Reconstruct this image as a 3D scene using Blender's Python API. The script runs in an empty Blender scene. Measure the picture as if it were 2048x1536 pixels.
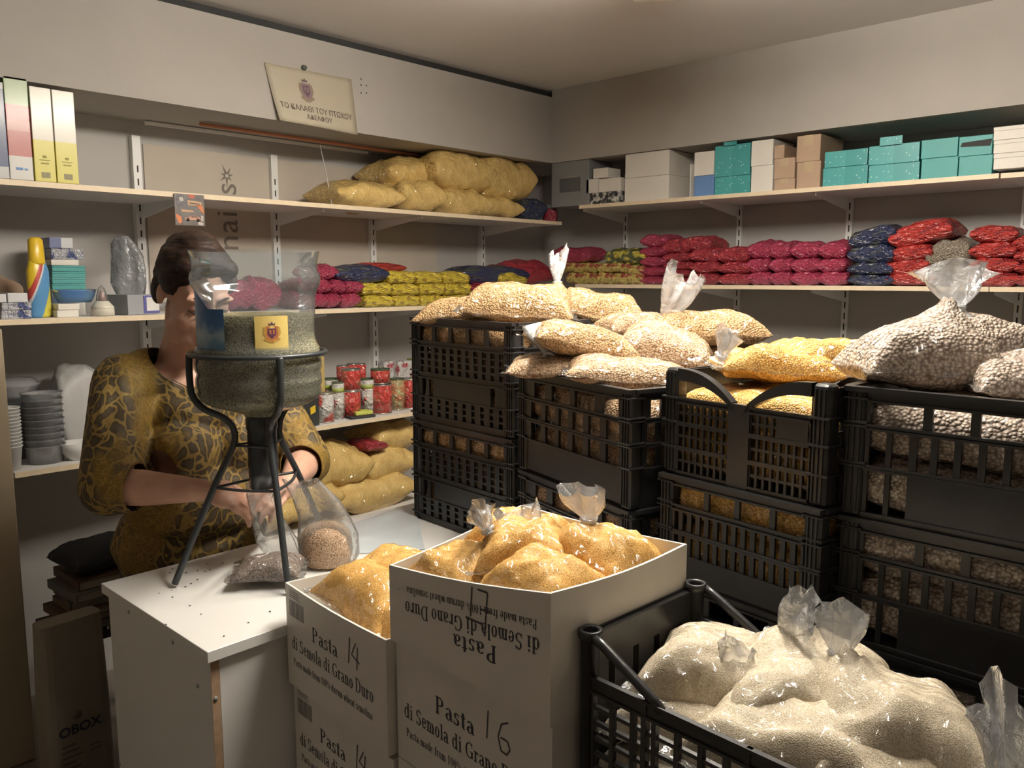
import bpy, bmesh, math, random
from mathutils import Vector, Matrix, Euler, noise
R = math.radians
random.seed(7)
sc = bpy.context.scene
# ------------------------------------------------------------------ camera
F, PITCH, YAW, EYE = 1640.0, R(7.37), R(43.2), 1.58
cd = bpy.data.cameras.new('camera'); cam = bpy.data.objects.new('camera', cd)
sc.collection.objects.link(cam); sc.camera = cam
cd.sensor_width = 36.0; cd.lens = F / 2048 * 36.0; cd.clip_start = 0.02
cam.location = (0, 0, EYE); cam.rotation_euler = (math.pi / 2 - PITCH, 0, YAW - math.pi / 2)
# ------------------------------------------------------------------ world and exposure
w = bpy.data.worlds.new('world'); sc.world = w; w.use_nodes = True
w.node_tree.nodes['Background'].inputs[0].default_value = (0.9, 0.92, 1, 1)
w.node_tree.nodes['Background'].inputs[1].default_value = 0.02
sc.view_settings.view_transform = 'Standard'; sc.view_settings.look = 'None'
sc.view_settings.gamma = 1; sc.view_settings.use_curve_mapping = False
sc.view_settings.exposure = 0.0
LAMP_POS = (1.745, 1.115, 2.42); LAMP_POWER = 125.0
# ------------------------------------------------------------------ measuring helpers (photo pixel + a known plane -> place)
fw = Vector((math.cos(PITCH) * math.cos(YAW), math.cos(PITCH) * math.sin(YAW), -math.sin(PITCH)))
rt = Vector((math.sin(YAW), -math.cos(YAW), 0)); upv = rt.cross(fw); CAM = Vector((0, 0, EYE))
def ray(px, py): return fw + rt * ((px - 1024) / F) - upv * ((py - 768) / F)
def onx(px, py, x): r = ray(px, py); return CAM + r * (x / r.x)
def ony(px, py, y): r = ray(px, py); return CAM + r * (y / r.y)
def onz(px, py, z): r = ray(px, py); return CAM + r * ((z - EYE) / r.z)
# ------------------------------------------------------------------ objects
col = sc.collection
def ob(name, me, parent=None, loc=(0, 0, 0), rot=(0, 0, 0), label=None, cat=None, group=None, kind=None, scale=None):
    o = bpy.data.objects.new(name, me); col.objects.link(o)
    o.location = loc; o.rotation_euler = rot
    if scale: o.scale = scale
    if parent: o.parent = parent
    return tag(o, label, cat, group, kind)
def tag(o, label=None, cat=None, group=None, kind=None):
    if label: o['label'] = label
    if cat: o['category'] = cat
    if group: o['group'] = group
    if kind: o['kind'] = kind
    return o
def empty(name, loc, rz=0, label=None, cat=None, group=None, rot=None):
    o = ob(name, None, None, loc, rot or (0, 0, rz), label, cat, group); o.empty_display_size = .05
    return o
def clone(o, loc=None, rot=None, label=None, group=None, parent=None):
    c = o.copy(); col.objects.link(c); c.parent = parent
    if loc is not None: c.location = loc
    if rot is not None: c.rotation_euler = rot
    if label: c['label'] = label
    if group: c['group'] = group
    for ch in [k for k in o.children]: clone(ch, parent=c)
    return c
class MB:
    def __init__(s): s.v = []; s.f = []; s.sm = []; s.mi = []; s.m = 0
    def add(s, vs, fs, smooth=False):
        b = len(s.v); s.v += [tuple(p) for p in vs]
        for f in fs: s.f.append([b + i for i in f]); s.sm.append(smooth); s.mi.append(s.m)
        return s
    def box(s, c, d, rz=0):
        x, y, z = [k / 2 for k in d]; cz, sz = math.cos(rz), math.sin(rz)
        vs = []
        for (a, b, e) in ((-1,-1,-1),(1,-1,-1),(1,1,-1),(-1,1,-1),(-1,-1,1),(1,-1,1),(1,1,1),(-1,1,1)):
            px, py = a * x, b * y
            vs.append((c[0] + px * cz - py * sz, c[1] + px * sz + py * cz, c[2] + e * z))
        return s.add(vs, [(0,3,2,1),(4,5,6,7),(0,1,5,4),(1,2,6,5),(2,3,7,6),(3,0,4,7)])
    def bx(s, x0, x1, y0, y1, z0, z1):
        return s.box(((x0+x1)/2, (y0+y1)/2, (z0+z1)/2), (abs(x1-x0), abs(y1-y0), abs(z1-z0)))
    def rbox(s, c, d, r=.004, seg=2, rz=0):
        bm = bmesh.new(); bmesh.ops.create_cube(bm, size=1)
        for v in bm.verts: v.co = Vector((v.co.x * d[0], v.co.y * d[1], v.co.z * d[2]))
        bmesh.ops.bevel(bm, geom=list(bm.edges), offset=min(r, min(d) * .45), segments=seg, affect='EDGES', profile=.6)
        M = Matrix.Translation(c) @ Matrix.Rotation(rz, 4, 'Z')
        bm.verts.ensure_lookup_table(); bm.verts.index_update()
        s.add([M @ v.co for v in bm.verts], [[v.index for v in f.verts] for f in bm.faces]); bm.free()
        return s
    def tube(s, pts, r, n=8, caps=True, closed=False, smooth=True):
        pts = [Vector(p) for p in pts]; k = len(pts); rr = r if hasattr(r, '__len__') else [r] * k
        t0 = (pts[1] - pts[0]).normalized(); nrm = t0.orthogonal().normalized(); vs = []; fs = []
        for i, p in enumerate(pts):
            a = pts[(i - 1) % k] if (i or closed) else pts[i]; b = pts[(i + 1) % k] if (i < k - 1 or closed) else pts[i]
            t = (b - a).normalized(); nrm = (nrm - t * nrm.dot(t)); nrm = nrm.normalized() if nrm.length > 1e-6 else t.orthogonal().normalized()
            bi = t.cross(nrm)
            for j in range(n):
                an = 2 * math.pi * j / n; vs.append(p + (nrm * math.cos(an) + bi * math.sin(an)) * rr[i])
        for i in range(k if closed else k - 1):
            for j in range(n):
                a = i * n + j; b = i * n + (j + 1) % n; c = ((i + 1) % k) * n + (j + 1) % n; d = ((i + 1) % k) * n + j
                fs.append((a, b, c, d))
        if caps and not closed: fs.append(tuple(range(n - 1, -1, -1))); fs.append(tuple((k - 1) * n + j for j in range(n)))
        return s.add(vs, fs, smooth)
    def lathe(s, prof, n=24, c=(0, 0, 0), sx=1, sy=1, smooth=True, wob=None):
        vs = []; fs = []; k = len(prof)
        for i, (r, z) in enumerate(prof):
            for j in range(n):
                an = 2 * math.pi * j / n; q = r * (1 + (wob(an, i / (k - 1)) if wob else 0))
                vs.append((c[0] + q * math.cos(an) * sx, c[1] + q * math.sin(an) * sy, c[2] + z))
        for i in range(k - 1):
            for j in range(n): fs.append((i * n + j, i * n + (j + 1) % n, (i + 1) * n + (j + 1) % n, (i + 1) * n + j))
        if prof[0][0] > 1e-5 and s.__dict__.get('cap', True): fs.append(tuple(range(n - 1, -1, -1)))
        if prof[-1][0] > 1e-5 and s.__dict__.get('cap', True): fs.append(tuple((k - 1) * n + j for j in range(n)))
        return s.add(vs, fs, smooth)
    def poly(s, pts, y0, y1):      # outline in local x,z extruded along y
        n = len(pts); vs = [(p[0], y0, p[1]) for p in pts] + [(p[0], y1, p[1]) for p in pts]
        return s.add(vs, [tuple(range(n)), tuple(range(2 * n - 1, n - 1, -1))] + [(i, i + n, (i + 1) % n + n, (i + 1) % n) for i in range(n)])
    def xf(s, M, start=0):
        s.v[start:] = [tuple(M @ Vector(p)) for p in s.v[start:]]; return s
    def mesh(s, name, *mats):
        me = bpy.data.meshes.new(name); me.from_pydata(s.v, [], s.f); me.update()
        for m in mats: me.materials.append(m)
        me.polygons.foreach_set('use_smooth', s.sm); me.polygons.foreach_set('material_index', s.mi)
        return me
def mb_obj(name, mb, mat, parent=None, **k): return ob(name, mb.mesh(name, *(mat if isinstance(mat, (list, tuple)) else [mat])), parent, **k)
# ------------------------------------------------------------------ materials
MATS = {}
def newmat(name):
    m = bpy.data.materials.new(name); m.use_nodes = True; nt = m.node_tree
    return m, nt, nt.nodes['Principled BSDF']
def lk(nt, a, b): nt.links.new(a, b)
def node(nt, t, **k):
    n = nt.nodes.new(t)
    for a, b in k.items():
        if a[0] == '_': setattr(n, a[1:], b)
        else: n.inputs[a.replace('__', ' ')].default_value = b
    return n
def c4(c): return (c[0], c[1], c[2], 1)
def ramp(nt, fac, stops, interp='LINEAR'):
    r = nt.nodes.new('ShaderNodeValToRGB'); r.color_ramp.interpolation = interp; e = r.color_ramp.elements
    while len(e) < len(stops): e.new(.5)
    for i, (p, c) in enumerate(stops): e[i].position = p; e[i].color = c4(c)
    lk(nt, fac, r.inputs[0]); return r.outputs[0]
def coords(nt, scale=(1, 1, 1)):
    tc = nt.nodes.new('ShaderNodeTexCoord'); mp = nt.nodes.new('ShaderNodeMapping'); mp.inputs['Scale'].default_value = scale
    lk(nt, tc.outputs['Object'], mp.inputs[0]); return mp.outputs[0]
def bump(nt, h, strength, dist=.01, normal=None):
    b = node(nt, 'ShaderNodeBump', Strength=strength, Distance=dist); lk(nt, h, b.inputs['Height'])
    if normal: lk(nt, normal, b.inputs['Normal'])
    return b.outputs[0]
def plain(name, c, rough=.5, metal=0, var=.08, scale=6, bmp=0, bscale=60, coat=0, spec=.5):
    if name in MATS: return MATS[name]
    m, nt, p = newmat(name); co = coords(nt)
    n = node(nt, 'ShaderNodeTexNoise', Scale=scale, Detail=5.0, Roughness=.6); lk(nt, co, n.inputs['Vector'])
    col_ = ramp(nt, n.outputs[0], [(.3, [k * (1 - var) for k in c]), (.7, [min(1, k * (1 + var)) for k in c])])
    lk(nt, col_, p.inputs['Base Color']); p.inputs['Roughness'].default_value = rough; p.inputs['Metallic'].default_value = metal
    p.inputs['Coat Weight'].default_value = coat; p.inputs['Coat Roughness'].default_value = .12; p.inputs['Specular IOR Level'].default_value = spec
    if bmp:
        n2 = node(nt, 'ShaderNodeTexNoise', Scale=bscale, Detail=3.0); lk(nt, co, n2.inputs['Vector'])
        lk(nt, bump(nt, n2.outputs[0], bmp, .004), p.inputs['Normal'])
    MATS[name] = m; return m
def grain_bag(name, cols, size, gap=(.1, .07, .04), rough=.55, bstr=.8, film=.9, wr=14.0, noodles=False):
    """dry food seen through clear film: grains in the base layer, the film is the glossy coat"""
    if name in MATS: return MATS[name]
    m, nt, p = newmat(name); co = coords(nt)
    v = node(nt, 'ShaderNodeTexVoronoi', Scale=1 / size, Randomness=.9); lk(nt, co, v.inputs['Vector'])
    if noodles:
        nz = node(nt, 'ShaderNodeTexNoise', Scale=22.0, Detail=2.0); lk(nt, co, nz.inputs['Vector'])
        wv = node(nt, 'ShaderNodeTexWave', Scale=1 / size, Distortion=18.0, Detail=2.0); wv.inputs['Detail Scale'].default_value = .5; lk(nt, co, wv.inputs['Vector'])
        h = wv.outputs['Fac']; base = ramp(nt, h, [(.0, gap), (.45, cols[0]), (.9, cols[1])])
        mx = node(nt, 'ShaderNodeMix', _data_type='RGBA', _blend_type='MULTIPLY'); mx.inputs[0].default_value = .6
        lk(nt, base, mx.inputs[6]); lk(nt, ramp(nt, nz.outputs[0], [(.35, (.72, .66, .55)), (.65, (1, 1, 1))]), mx.inputs[7]); base = mx.outputs[2]
        hb = bump(nt, h, .3, .004)
    else:
        sep = nt.nodes.new('ShaderNodeSeparateColor'); lk(nt, v.outputs['Color'], sep.inputs[0])
        tint = ramp(nt, sep.outputs[0], [(0, cols[0]), (.5, cols[1 % len(cols)]), (1, cols[2 % len(cols)])])
        edge = ramp(nt, v.outputs['Distance'], [(.3, (1, 1, 1)), (.75, gap)])
        mx = node(nt, 'ShaderNodeMix', _data_type='RGBA', _blend_type='MULTIPLY'); mx.inputs[0].default_value = .75
        lk(nt, tint, mx.inputs[6]); lk(nt, edge, mx.inputs[7]); base = mx.outputs[2]
        inv = node(nt, 'ShaderNodeMath', _operation='SUBTRACT'); inv.inputs[0].default_value = 1; lk(nt, v.outputs['Distance'], inv.inputs[1])
        hb = bump(nt, inv.outputs[0], bstr, size * .8)
    lk(nt, base, p.inputs['Base Color']); lk(nt, hb, p.inputs['Normal'])
    p.inputs['Roughness'].default_value = rough; p.inputs['Specular IOR Level'].default_value = .25
    n = node(nt, 'ShaderNodeTexNoise', Scale=wr*.55, Detail=1.2, Roughness=.5, Distortion=2.2); lk(nt, coords(nt, (1, 1.9, 1)), n.inputs['Vector'])
    p.inputs['Coat Weight'].default_value = film; p.inputs['Coat Roughness'].default_value = .07; p.inputs['Coat IOR'].default_value = 1.65
    lk(nt, bump(nt, n.outputs[0], 1.0, .055), p.inputs['Coat Normal'])
    MATS[name] = m; return m
def clear_film(name, tint=(.9, .92, .95), alpha=.35, rough=.12, bstr=.5, wr=40.0):
    if name in MATS: return MATS[name]
    m = bpy.data.materials.new(name); m.use_nodes = True; nt = m.node_tree; nt.nodes.clear()
    out = nt.nodes.new('ShaderNodeOutputMaterial'); tr = node(nt, 'ShaderNodeBsdfTransparent', Color=c4(tint))
    p = node(nt, 'ShaderNodeBsdfPrincipled', Roughness=rough); p.inputs['Base Color'].default_value = c4([.85 * k for k in tint]); p.inputs['Coat Weight'].default_value = 1
    p.inputs['Coat Roughness'].default_value = .05
    n = node(nt, 'ShaderNodeTexNoise', Scale=wr, Detail=3.0, Distortion=1.0); lk(nt, coords(nt), n.inputs['Vector']); b = bump(nt, n.outputs[0], bstr, .02)
    lk(nt, b, p.inputs['Normal']); lk(nt, b, p.inputs['Coat Normal'])
    m1 = nt.nodes.new('ShaderNodeMixShader'); m1.inputs[0].default_value = alpha; lk(nt, tr.outputs[0], m1.inputs[1]); lk(nt, p.outputs[0], m1.inputs[2])
    gl = node(nt, 'ShaderNodeBsdfGlossy', Roughness=rough); lk(nt, b, gl.inputs['Normal'])
    fr = node(nt, 'ShaderNodeFresnel', IOR=1.38); lk(nt, b, fr.inputs['Normal'])
    ml = node(nt, 'ShaderNodeMath', _operation='MULTIPLY'); ml.inputs[1].default_value = .75; lk(nt, fr.outputs[0], ml.inputs[0])
    mx = nt.nodes.new('ShaderNodeMixShader'); lk(nt, ml.outputs[0], mx.inputs[0]); lk(nt, m1.outputs[0], mx.inputs[1]); lk(nt, gl.outputs[0], mx.inputs[2])
    lk(nt, mx.outputs[0], out.inputs[0]); MATS[name] = m; return m
def printed(name, stops, axis=2, lo=0, hi=1, rough=.4, speck=None, coat=.3, interp='CONSTANT'):
    """packaging with flat print in bands along one axis of the object"""
    if name in MATS: return MATS[name]
    m, nt, p = newmat(name); tc = nt.nodes.new('ShaderNodeTexCoord'); sp = nt.nodes.new('ShaderNodeSeparateXYZ'); lk(nt, tc.outputs['Object'], sp.inputs[0])
    mr = node(nt, 'ShaderNodeMapRange'); mr.inputs[1].default_value = lo; mr.inputs[2].default_value = hi; lk(nt, sp.outputs[axis], mr.inputs[0])
    c = ramp(nt, mr.outputs[0], stops, interp)
    if speck:
        v = node(nt, 'ShaderNodeTexVoronoi', Scale=speck[0]); lk(nt, tc.outputs['Object'], v.inputs['Vector'])
        msk = ramp(nt, v.outputs['Distance'], [(0, (1, 1, 1)), (speck[1], (0, 0, 0))], 'CONSTANT')
        mx = node(nt, 'ShaderNodeMix', _data_type='RGBA'); lk(nt, msk, mx.inputs[0]); lk(nt, c, mx.inputs[6]); mx.inputs[7].default_value = c4(speck[2]); c = mx.outputs[2]
    lk(nt, c, p.inputs['Base Color']); p.inputs['Roughness'].default_value = rough; p.inputs['Coat Weight'].default_value = coat; p.inputs['Coat Roughness'].default_value = .15
    MATS[name] = m; return m
def glossy_pack(name, c, c2=None, scale=18, thr=.55, rough=.35, wr=26.0):
    """coloured plastic packet: printed blotches under a wrinkled shiny film"""
    if name in MATS: return MATS[name]
    m, nt, p = newmat(name); co = coords(nt)
    n = node(nt, 'ShaderNodeTexNoise', Scale=scale, Detail=2.0); lk(nt, co, n.inputs['Vector'])
    c2 = c2 or [k * .75 for k in c]
    lk(nt, ramp(nt, n.outputs[0], [(thr - .06, c), (thr + .02, c2)]), p.inputs['Base Color']); p.inputs['Roughness'].default_value = rough
    n2 = node(nt, 'ShaderNodeTexNoise', Scale=wr, Detail=2.0, Distortion=1.6); lk(nt, co, n2.inputs['Vector']); b = bump(nt, n2.outputs[0], .8, .03)
    lk(nt, b, p.inputs['Normal']); p.inputs['Coat Weight'].default_value = .9; p.inputs['Coat Roughness'].default_value = .1; lk(nt, b, p.inputs['Coat Normal'])
    MATS[name] = m; return m
WALL = plain('wall_paint', (.38, .352, .318), .75, var=.05, scale=2.5, bmp=.05, bscale=120)
WALLW = plain('wall_white_paint', (.46, .44, .42), .7, var=.04, scale=3, bmp=.05)
CEIL = plain('ceiling_paint', (.74, .72, .70), .8, var=.03, scale=1.5)
FLOOR = plain('floor_tile', (.22, .19, .16), .5, var=.15, scale=5)
SHELF = plain('shelf_laminate', (.74, .72, .69), .5, var=.03, scale=9)
EDGE = plain('shelf_edge_beech', (.76, .62, .44), .45, var=.06, scale=30)
WMETAL = plain('white_metal', (.78, .77, .75), .4, var=.03)
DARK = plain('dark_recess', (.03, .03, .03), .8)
BLACKP = plain('black_plastic', (.022, .022, .023), .34, var=.2, scale=14, bmp=.08, bscale=90)
CARTON = plain('white_carton', (.72, .68, .62), .6, var=.04, scale=8, bmp=.05)
BROWN = plain('brown_carton', (.42, .29, .20), .7, var=.06, scale=9)
KRAFT = plain('grey_cardboard', (.50, .44, .37), .8, var=.05, scale=4)
INK = plain('ink', (.035, .035, .05), .6)
PEN = plain('pen_ink', (.07, .06, .07), .6)
FILM = clear_film('clear_bag_film', (.97, .98, 1.0), alpha=.5); FILME = clear_film('clear_film_edge', alpha=.22)
# ================================================================== the room
XF, XW, YF, YW = 3.43, 3.85, 2.93, 3.35         # shelf/soffit fronts and the walls behind them
SOFF, CEILZ = 2.19, 2.545
def struct(name, mb, m, label, **k): return mb_obj(name, mb, m, label=label, kind='structure', **k)
struct('floor', MB().bx(-1.4, 4.0, -1.7, 3.5, -.05, 0), FLOOR, 'brown tiled store room floor')
struct('ceiling', MB().bx(-1.4, 4.0, -1.7, 3.5, CEILZ + .02, CEILZ + .1), CEIL, 'pale painted ceiling')
struct('wall_left', MB().bx(-1.4, 3.85, YW, YW + .1, 0, CEILZ + .02), WALLW, 'white shelved wall behind the woman')
struct('wall_right', MB().bx(XW, XW + .1, -1.7, 3.45, 0, CEILZ + .02), WALLW, 'white shelved wall behind the crates')
struct('wall_front', MB().bx(-1.4, XW, -1.7, -1.6, 0, CEILZ + .02), WALL, 'plain wall behind the camera')
struct('wall_back', MB().bx(-1.5, -1.4, -1.6, YW, 0, CEILZ + .02), WALL, 'plain wall at the near end')
so = struct('wall_left_upper', MB().bx(-1.4, 3.85, YF, YW, SOFF, CEILZ - .015), WALL, 'boxed-out upper wall above the left shelves')
struct('shade_strip_1', MB().bx(-1.4, XF, YF + .03, YW, CEILZ - .015, CEILZ + .02), DARK, 'dark strip painted as the shade in the gap under the ceiling')  # solid near-black strip set back in the joint; the gap's shade is its colour
struct('wall_right_upper', MB().bx(XF, XW, -1.6, YF, SOFF, CEILZ + .02), WALL, 'boxed-out upper wall above the right shelves')
# wall board joints on the right wall
for i, px in enumerate((1250, 1474, 1690, 2035)):
    y = onx(px, 640, XW).y
    u = empty('shelf_upright', (XW, y, 0), 0, 'narrow slotted white shelf upright %s' % ('nearest the room corner on the right wall', 'behind the red packets, right wall', 'behind the navy packets on the right wall', 'at the right edge of the picture')[i], 'shelf upright', 'slotted shelf uprights')
    mb_obj('rail', MB().bx(-.012, 0, -.014, .014, .7, 2.15), WMETAL, u)
    s = MB()
    for k in range(28): s.bx(-.0128, -.0119, -.003, .003, .74 + k * .05, .77 + k * .05)
    mb_obj('slots', s, DARK, u, kind='stuff')
for i, px in enumerate((275, 547, 741, 962)):
    x = ony(px, 400 if i < 3 else 480, YW - .012).x
    u = empty('shelf_upright', (x, YW, 0), 0, 'slotted white shelf upright %s' % ('beside the cardboard sheet above the woman', 'second from the left on the wall behind the woman', 'beside the pasta bags on the top left shelf', 'near the corner on the left wall')[i], 'shelf upright', 'slotted shelf uprights')
    mb_obj('rail', MB().bx(-.016, .016, -.03, 0, .3, (2.13, 2.12, 2.10, 2.05)[i]), WMETAL, u)
    s = MB()
    for k in range(34): s.bx(-.0028, .0028, -.0308, -.0299, .34 + k * .05, .366 + k * .05)
    mb_obj('slots', s, DARK, u, kind='stuff')
# ------------------------------------------------------------------ shelf boards
def shelf_l(z, x0, x1, label, depth=YW - YF - .035):
    o = empty('wall_shelf', ((x0 + x1) / 2, YF, z), 0, label, 'shelf', 'laminate wall shelves'); h = (x1 - x0) / 2
    mb_obj('board', MB().bx(-h, h, .002, depth, -.018, 0), SHELF, o)
    mb_obj('edge_band', MB().bx(-h, h, 0, .002, -.018, 0), EDGE, o)
    return o
def shelf_r(z, y0, y1, label, dx=0):
    o = empty('wall_shelf', (XF + dx, (y0 + y1) / 2, z), 0, label, 'shelf', 'laminate wall shelves'); h = (y1 - y0) / 2
    mb_obj('board', MB().bx(.002, XW - XF - .016, -h, h, -.018, 0), SHELF, o)
    mb_obj('edge_band', MB().bx(0, .002, -h, h, -.018, 0), EDGE, o)
    return o
LZ = (1.885, 1.45, .958, .52); RZ = (1.957, 1.5475)
S_l1 = shelf_l(LZ[0], .35, 3.52, 'long top shelf on the left wall with pasta bags')
S_l2 = shelf_l(LZ[1], .775, 3.40, 'middle shelf on the left wall with red and yellow packets')
S_l3 = shelf_l(LZ[2], .785, 3.40, 'shelf of tins on the left wall')
S_l4 = shelf_l(LZ[3], 1.45, 3.40, 'lowest shelf on the left wall holding noodle bags')
ye = onx(1998, 345, XF).y
S_r1 = shelf_r(RZ[0], ye, 2.74, 'top shelf on the right wall with teal and white boxes')
S_r1b = shelf_r(RZ[0], -.6, ye - .003, 'short end of the top right shelf under three white boxes', .012)
ye2 = onx(1977, 575, XF).y
S_r2 = shelf_r(RZ[1], ye2, 2.76, 'middle shelf on the right wall with red packets')
S_r2b = shelf_r(RZ[1], -.6, ye2 - .004, 'end board of the right packet shelf past the joint')
def bracket(parent, x, y, dx, dy):       # thin steel arm under a board, with its hooked tip
    m = MB(); L = .36
    if dy: m.add([(x-.002,y,-.018),(x+.002,y,-.018),(x+.002,y+L,-.018),(x-.002,y+L,-.018),(x-.002,y,-.03),(x+.002,y,-.03),(x+.002,y+L,-.075),(x-.002,y+L,-.075)],[(0,1,2,3),(7,6,5,4),(0,4,5,1),(1,5,6,2),(2,6,7,3),(3,7,4,0)])
    else: m.add([(x,y-.002,-.018),(x,y+.002,-.018),(x+L,y+.002,-.018),(x+L,y-.002,-.018),(x,y-.002,-.03),(x,y+.002,-.03),(x+L,y+.002,-.075),(x+L,y-.002,-.075)],[(0,1,2,3),(7,6,5,4),(0,4,5,1),(1,5,6,2),(2,6,7,3),(3,7,4,0)])
    mb_obj('bracket', m, WMETAL, parent)
for S, zz in ((S_l1, LZ[0]), (S_l2, LZ[1]), (S_l3, LZ[2])):
    for px in (275, 547, 741, 962):
        bracket(S, ony(px, 400, YW).x - S.location.x, .03, 0, 1)
for S in (S_r1, S_r2):
    for px in (1250, 1474, 1690): bracket(S, .03, onx(px, 640, XW).y - S.location.y, 1, 0)
bracket(S_r2b, .03, onx(2035, 640, XW).y - S_r2b.location.y, 1, 0)
# ------------------------------------------------------------------ lamp on the ceiling (just above the picture)
lamp = empty('ceiling_lamp', LAMP_POS, R(38), 'fluorescent batten lamp on the ceiling just above the picture', 'lamp')
mb_obj('housing', MB().rbox((0, 0, .105), (1.25, .05, .085), .008), WMETAL, lamp)
for s in (-1, 1): mb_obj('end_cap', MB().rbox((s * .616, 0, .035), (.03, .125, .06), .006), WMETAL, lamp)
m, nt, p = newmat('lamp_tube'); p.inputs['Emission Color'].default_value = (1, .925, .80, 1); p.inputs['Emission Strength'].default_value = LAMP_POWER
mb_obj('diffuser', MB().rbox((0, 0, .03), (1.20, .115, .05), .02, 4), m, lamp)
# ------------------------------------------------------------------ cream panel at the left edge
tag(mb_obj('side_panel', MB().rbox((.378, 2.905, .714), (.78, .05, 1.42), .004), plain('cream_board', (.36, .29, .20), .5, var=.05, scale=2), rot=(0, 0, 0)), 'tall cream board closing the shelves at the left edge', 'panel')
# ================================================================== white cabinet and table
TZ = .82
WB = plain('white_melamine', (.76, .745, .72), .32, var=.02, scale=4)
RAW = plain('chipboard_edge', (.45, .30, .19), .8, var=.15, scale=60)
CX0, CX1, CY0, CY1 = .735, 1.95, 1.546, 2.105
cab = empty('storage_cabinet', (CX0, CY0, 0), 0, 'white melamine cabinet used as a packing counter', 'cabinet')
def loc(x, y, z): return (x - CX0, y - CY0, z)
mb_obj('top_board', MB().rbox(((CX1-CX0)/2, (CY1-CY0)/2, TZ-.0125), (CX1-CX0, CY1-CY0, .025), .001, 1), WB, cab)
mb_obj('side_panel', MB().bx(.012, .030, .014, CY1-CY0-.01, 0, TZ-.0255), WB, cab)
mb_obj('panel_edge', MB().bx(.0118, .0302, .0128, .014, 0, TZ-.0255), RAW, cab)
mb_obj('back_panel', MB().bx(.031, CX1-CX0-.03, .013, .029, 0, TZ-.0255), WB, cab)
mb_obj('side_panel', MB().bx(CX1-CX0-.029, CX1-CX0-.012, .014, CY1-CY0-.01, 0, TZ-.0255), WB, cab)
SCREW = plain('screw_cap', (.33, .34, .33), .4, metal=.5)
for p in [(431, 1398), (538, 1278)]:
    q = ony(*p, CY0 + .013); mb_obj('screw_cap', MB().lathe([(0, 0), (.0055, 0), (.005, .0018), (0, .0022)], 14).xf(Matrix.Translation(loc(q.x, q.y, q.z)) @ Matrix.Rotation(R(90), 4, 'X')), SCREW, cab)
for p in [(258, 1224), (346, 1285), (396, 1372), (217, 1255), (240, 1528)]:
    q = onx(*p, CX0 + .012); mb_obj('screw_cap', MB().lathe([(0, 0), (.0045, 0), (.004, .0018), (0, .0022)], 12).xf(Matrix.Translation(loc(q.x, q.y, q.z)) @ Matrix.Rotation(R(-90), 4, 'Y')), SCREW, cab)
q = onz(668*.35+180+12, 1305, TZ)
# sheet of pale blue plastic spread on the counter
bm = MB(); N = 20; vs = []; fs = []
a, b, c, d = [onz(*p, TZ) for p in [(668, 1060), (828, 1008), (850, 1100), (690, 1110)]]
for i in range(N + 1):
    for j in range(N + 1):
        u, v = i / N, j / N; P = a.lerp(b, u).lerp(d.lerp(c, u), v)
        vs.append((P.x, P.y, TZ + .0015 + .008 * max(0, noise.noise((P.x * 9, P.y * 14, 3))) + .002 * abs(noise.noise((P.x * 40, P.y * 40, 1)))))
for i in range(N):
    for j in range(N): fs.append((i*(N+1)+j, (i+1)*(N+1)+j, (i+1)*(N+1)+j+1, i*(N+1)+j+1))
bm.add(vs, fs, True)
tag(mb_obj('plastic_sheet', bm, plain('pale_blue_film', (.62, .68, .72), .35, coat=.5, var=.04)), 'pale blue plastic sheet spread on the white counter by the crates', 'sheet')
# spilled lentils
g = MB(); rnd = random.Random(3)
for p in [(268,1130),(300,1120),(345,1138),(362,1150),(395,1160),(318,1187),(343,1181),(345,1195),(380,1212),(402,1229),(372,1146),(382,1168),(371,1174),(410,1144),(420,1140),(414,1128),(445,1127),(540,1224),(497,1246),(332,1250),(448,1273),(355,1120),(370,1130),(340,1146),(395,1142)]:
    q = onz(*p, TZ); r = rnd.uniform(.0018, .0026)
    g.lathe([(0, 0), (r, r*.4), (r*.9, r*.8), (0, r*1.1)], 7, (q.x, q.y, TZ))
tag(mb_obj('spilled_lentils', g, plain('lentil', (.09, .08, .04), .6)), 'scattered dark lentils spilled on the white counter', 'lentils', kind='stuff')
# ================================================================== cartons of pasta
def arc(cx, cy, rx, ry, a0, a1, S, T, n=14):
    o = []; i_ = []
    for k in range(n + 1):
        a = R(a0 + (a1 - a0) * k / n); t = T + (S - T) * abs(math.cos(a)) ** 1.6
        o.append((cx + rx * math.cos(a), cy + ry * math.sin(a))); i_.append((cx + (rx - t) * math.cos(a), cy + (ry - min(t, ry*.5 if t > ry*.5 else t) * (T / t if abs(math.sin(a)) > .95 else 1)) * math.sin(a)))
    return [[o[k], o[k+1], i_[k+1], i_[k]] for k in range(n)]
def rc(x0, y0, x1, y1): return [[(x0, y0), (x1, y0), (x1, y1), (x0, y1)]]
def ln(x0, y0, x1, y1, w):
    d = math.hypot(x1-x0, y1-y0); nx, ny = -(y1-y0)/d*w/2, (x1-x0)/d*w/2
    return [[(x0+nx, y0+ny), (x0-nx, y0-ny), (x1-nx, y1-ny), (x1+nx, y1+ny)]]
ST, TH = .125, .044
def stem(x, y0, y1, sb=1, st=1):
    o = rc(x, y0, x + ST, y1)
    if sb: o += rc(x - .045, y0, x + ST + .045, y0 + TH)
    if st == 1: o += rc(x - .06, y1 - TH, x + ST, y1)
    if st == 2: o += rc(x - .045, y1 - TH, x + ST + .045, y1)
    return o
XH, CH = .46, .68
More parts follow.
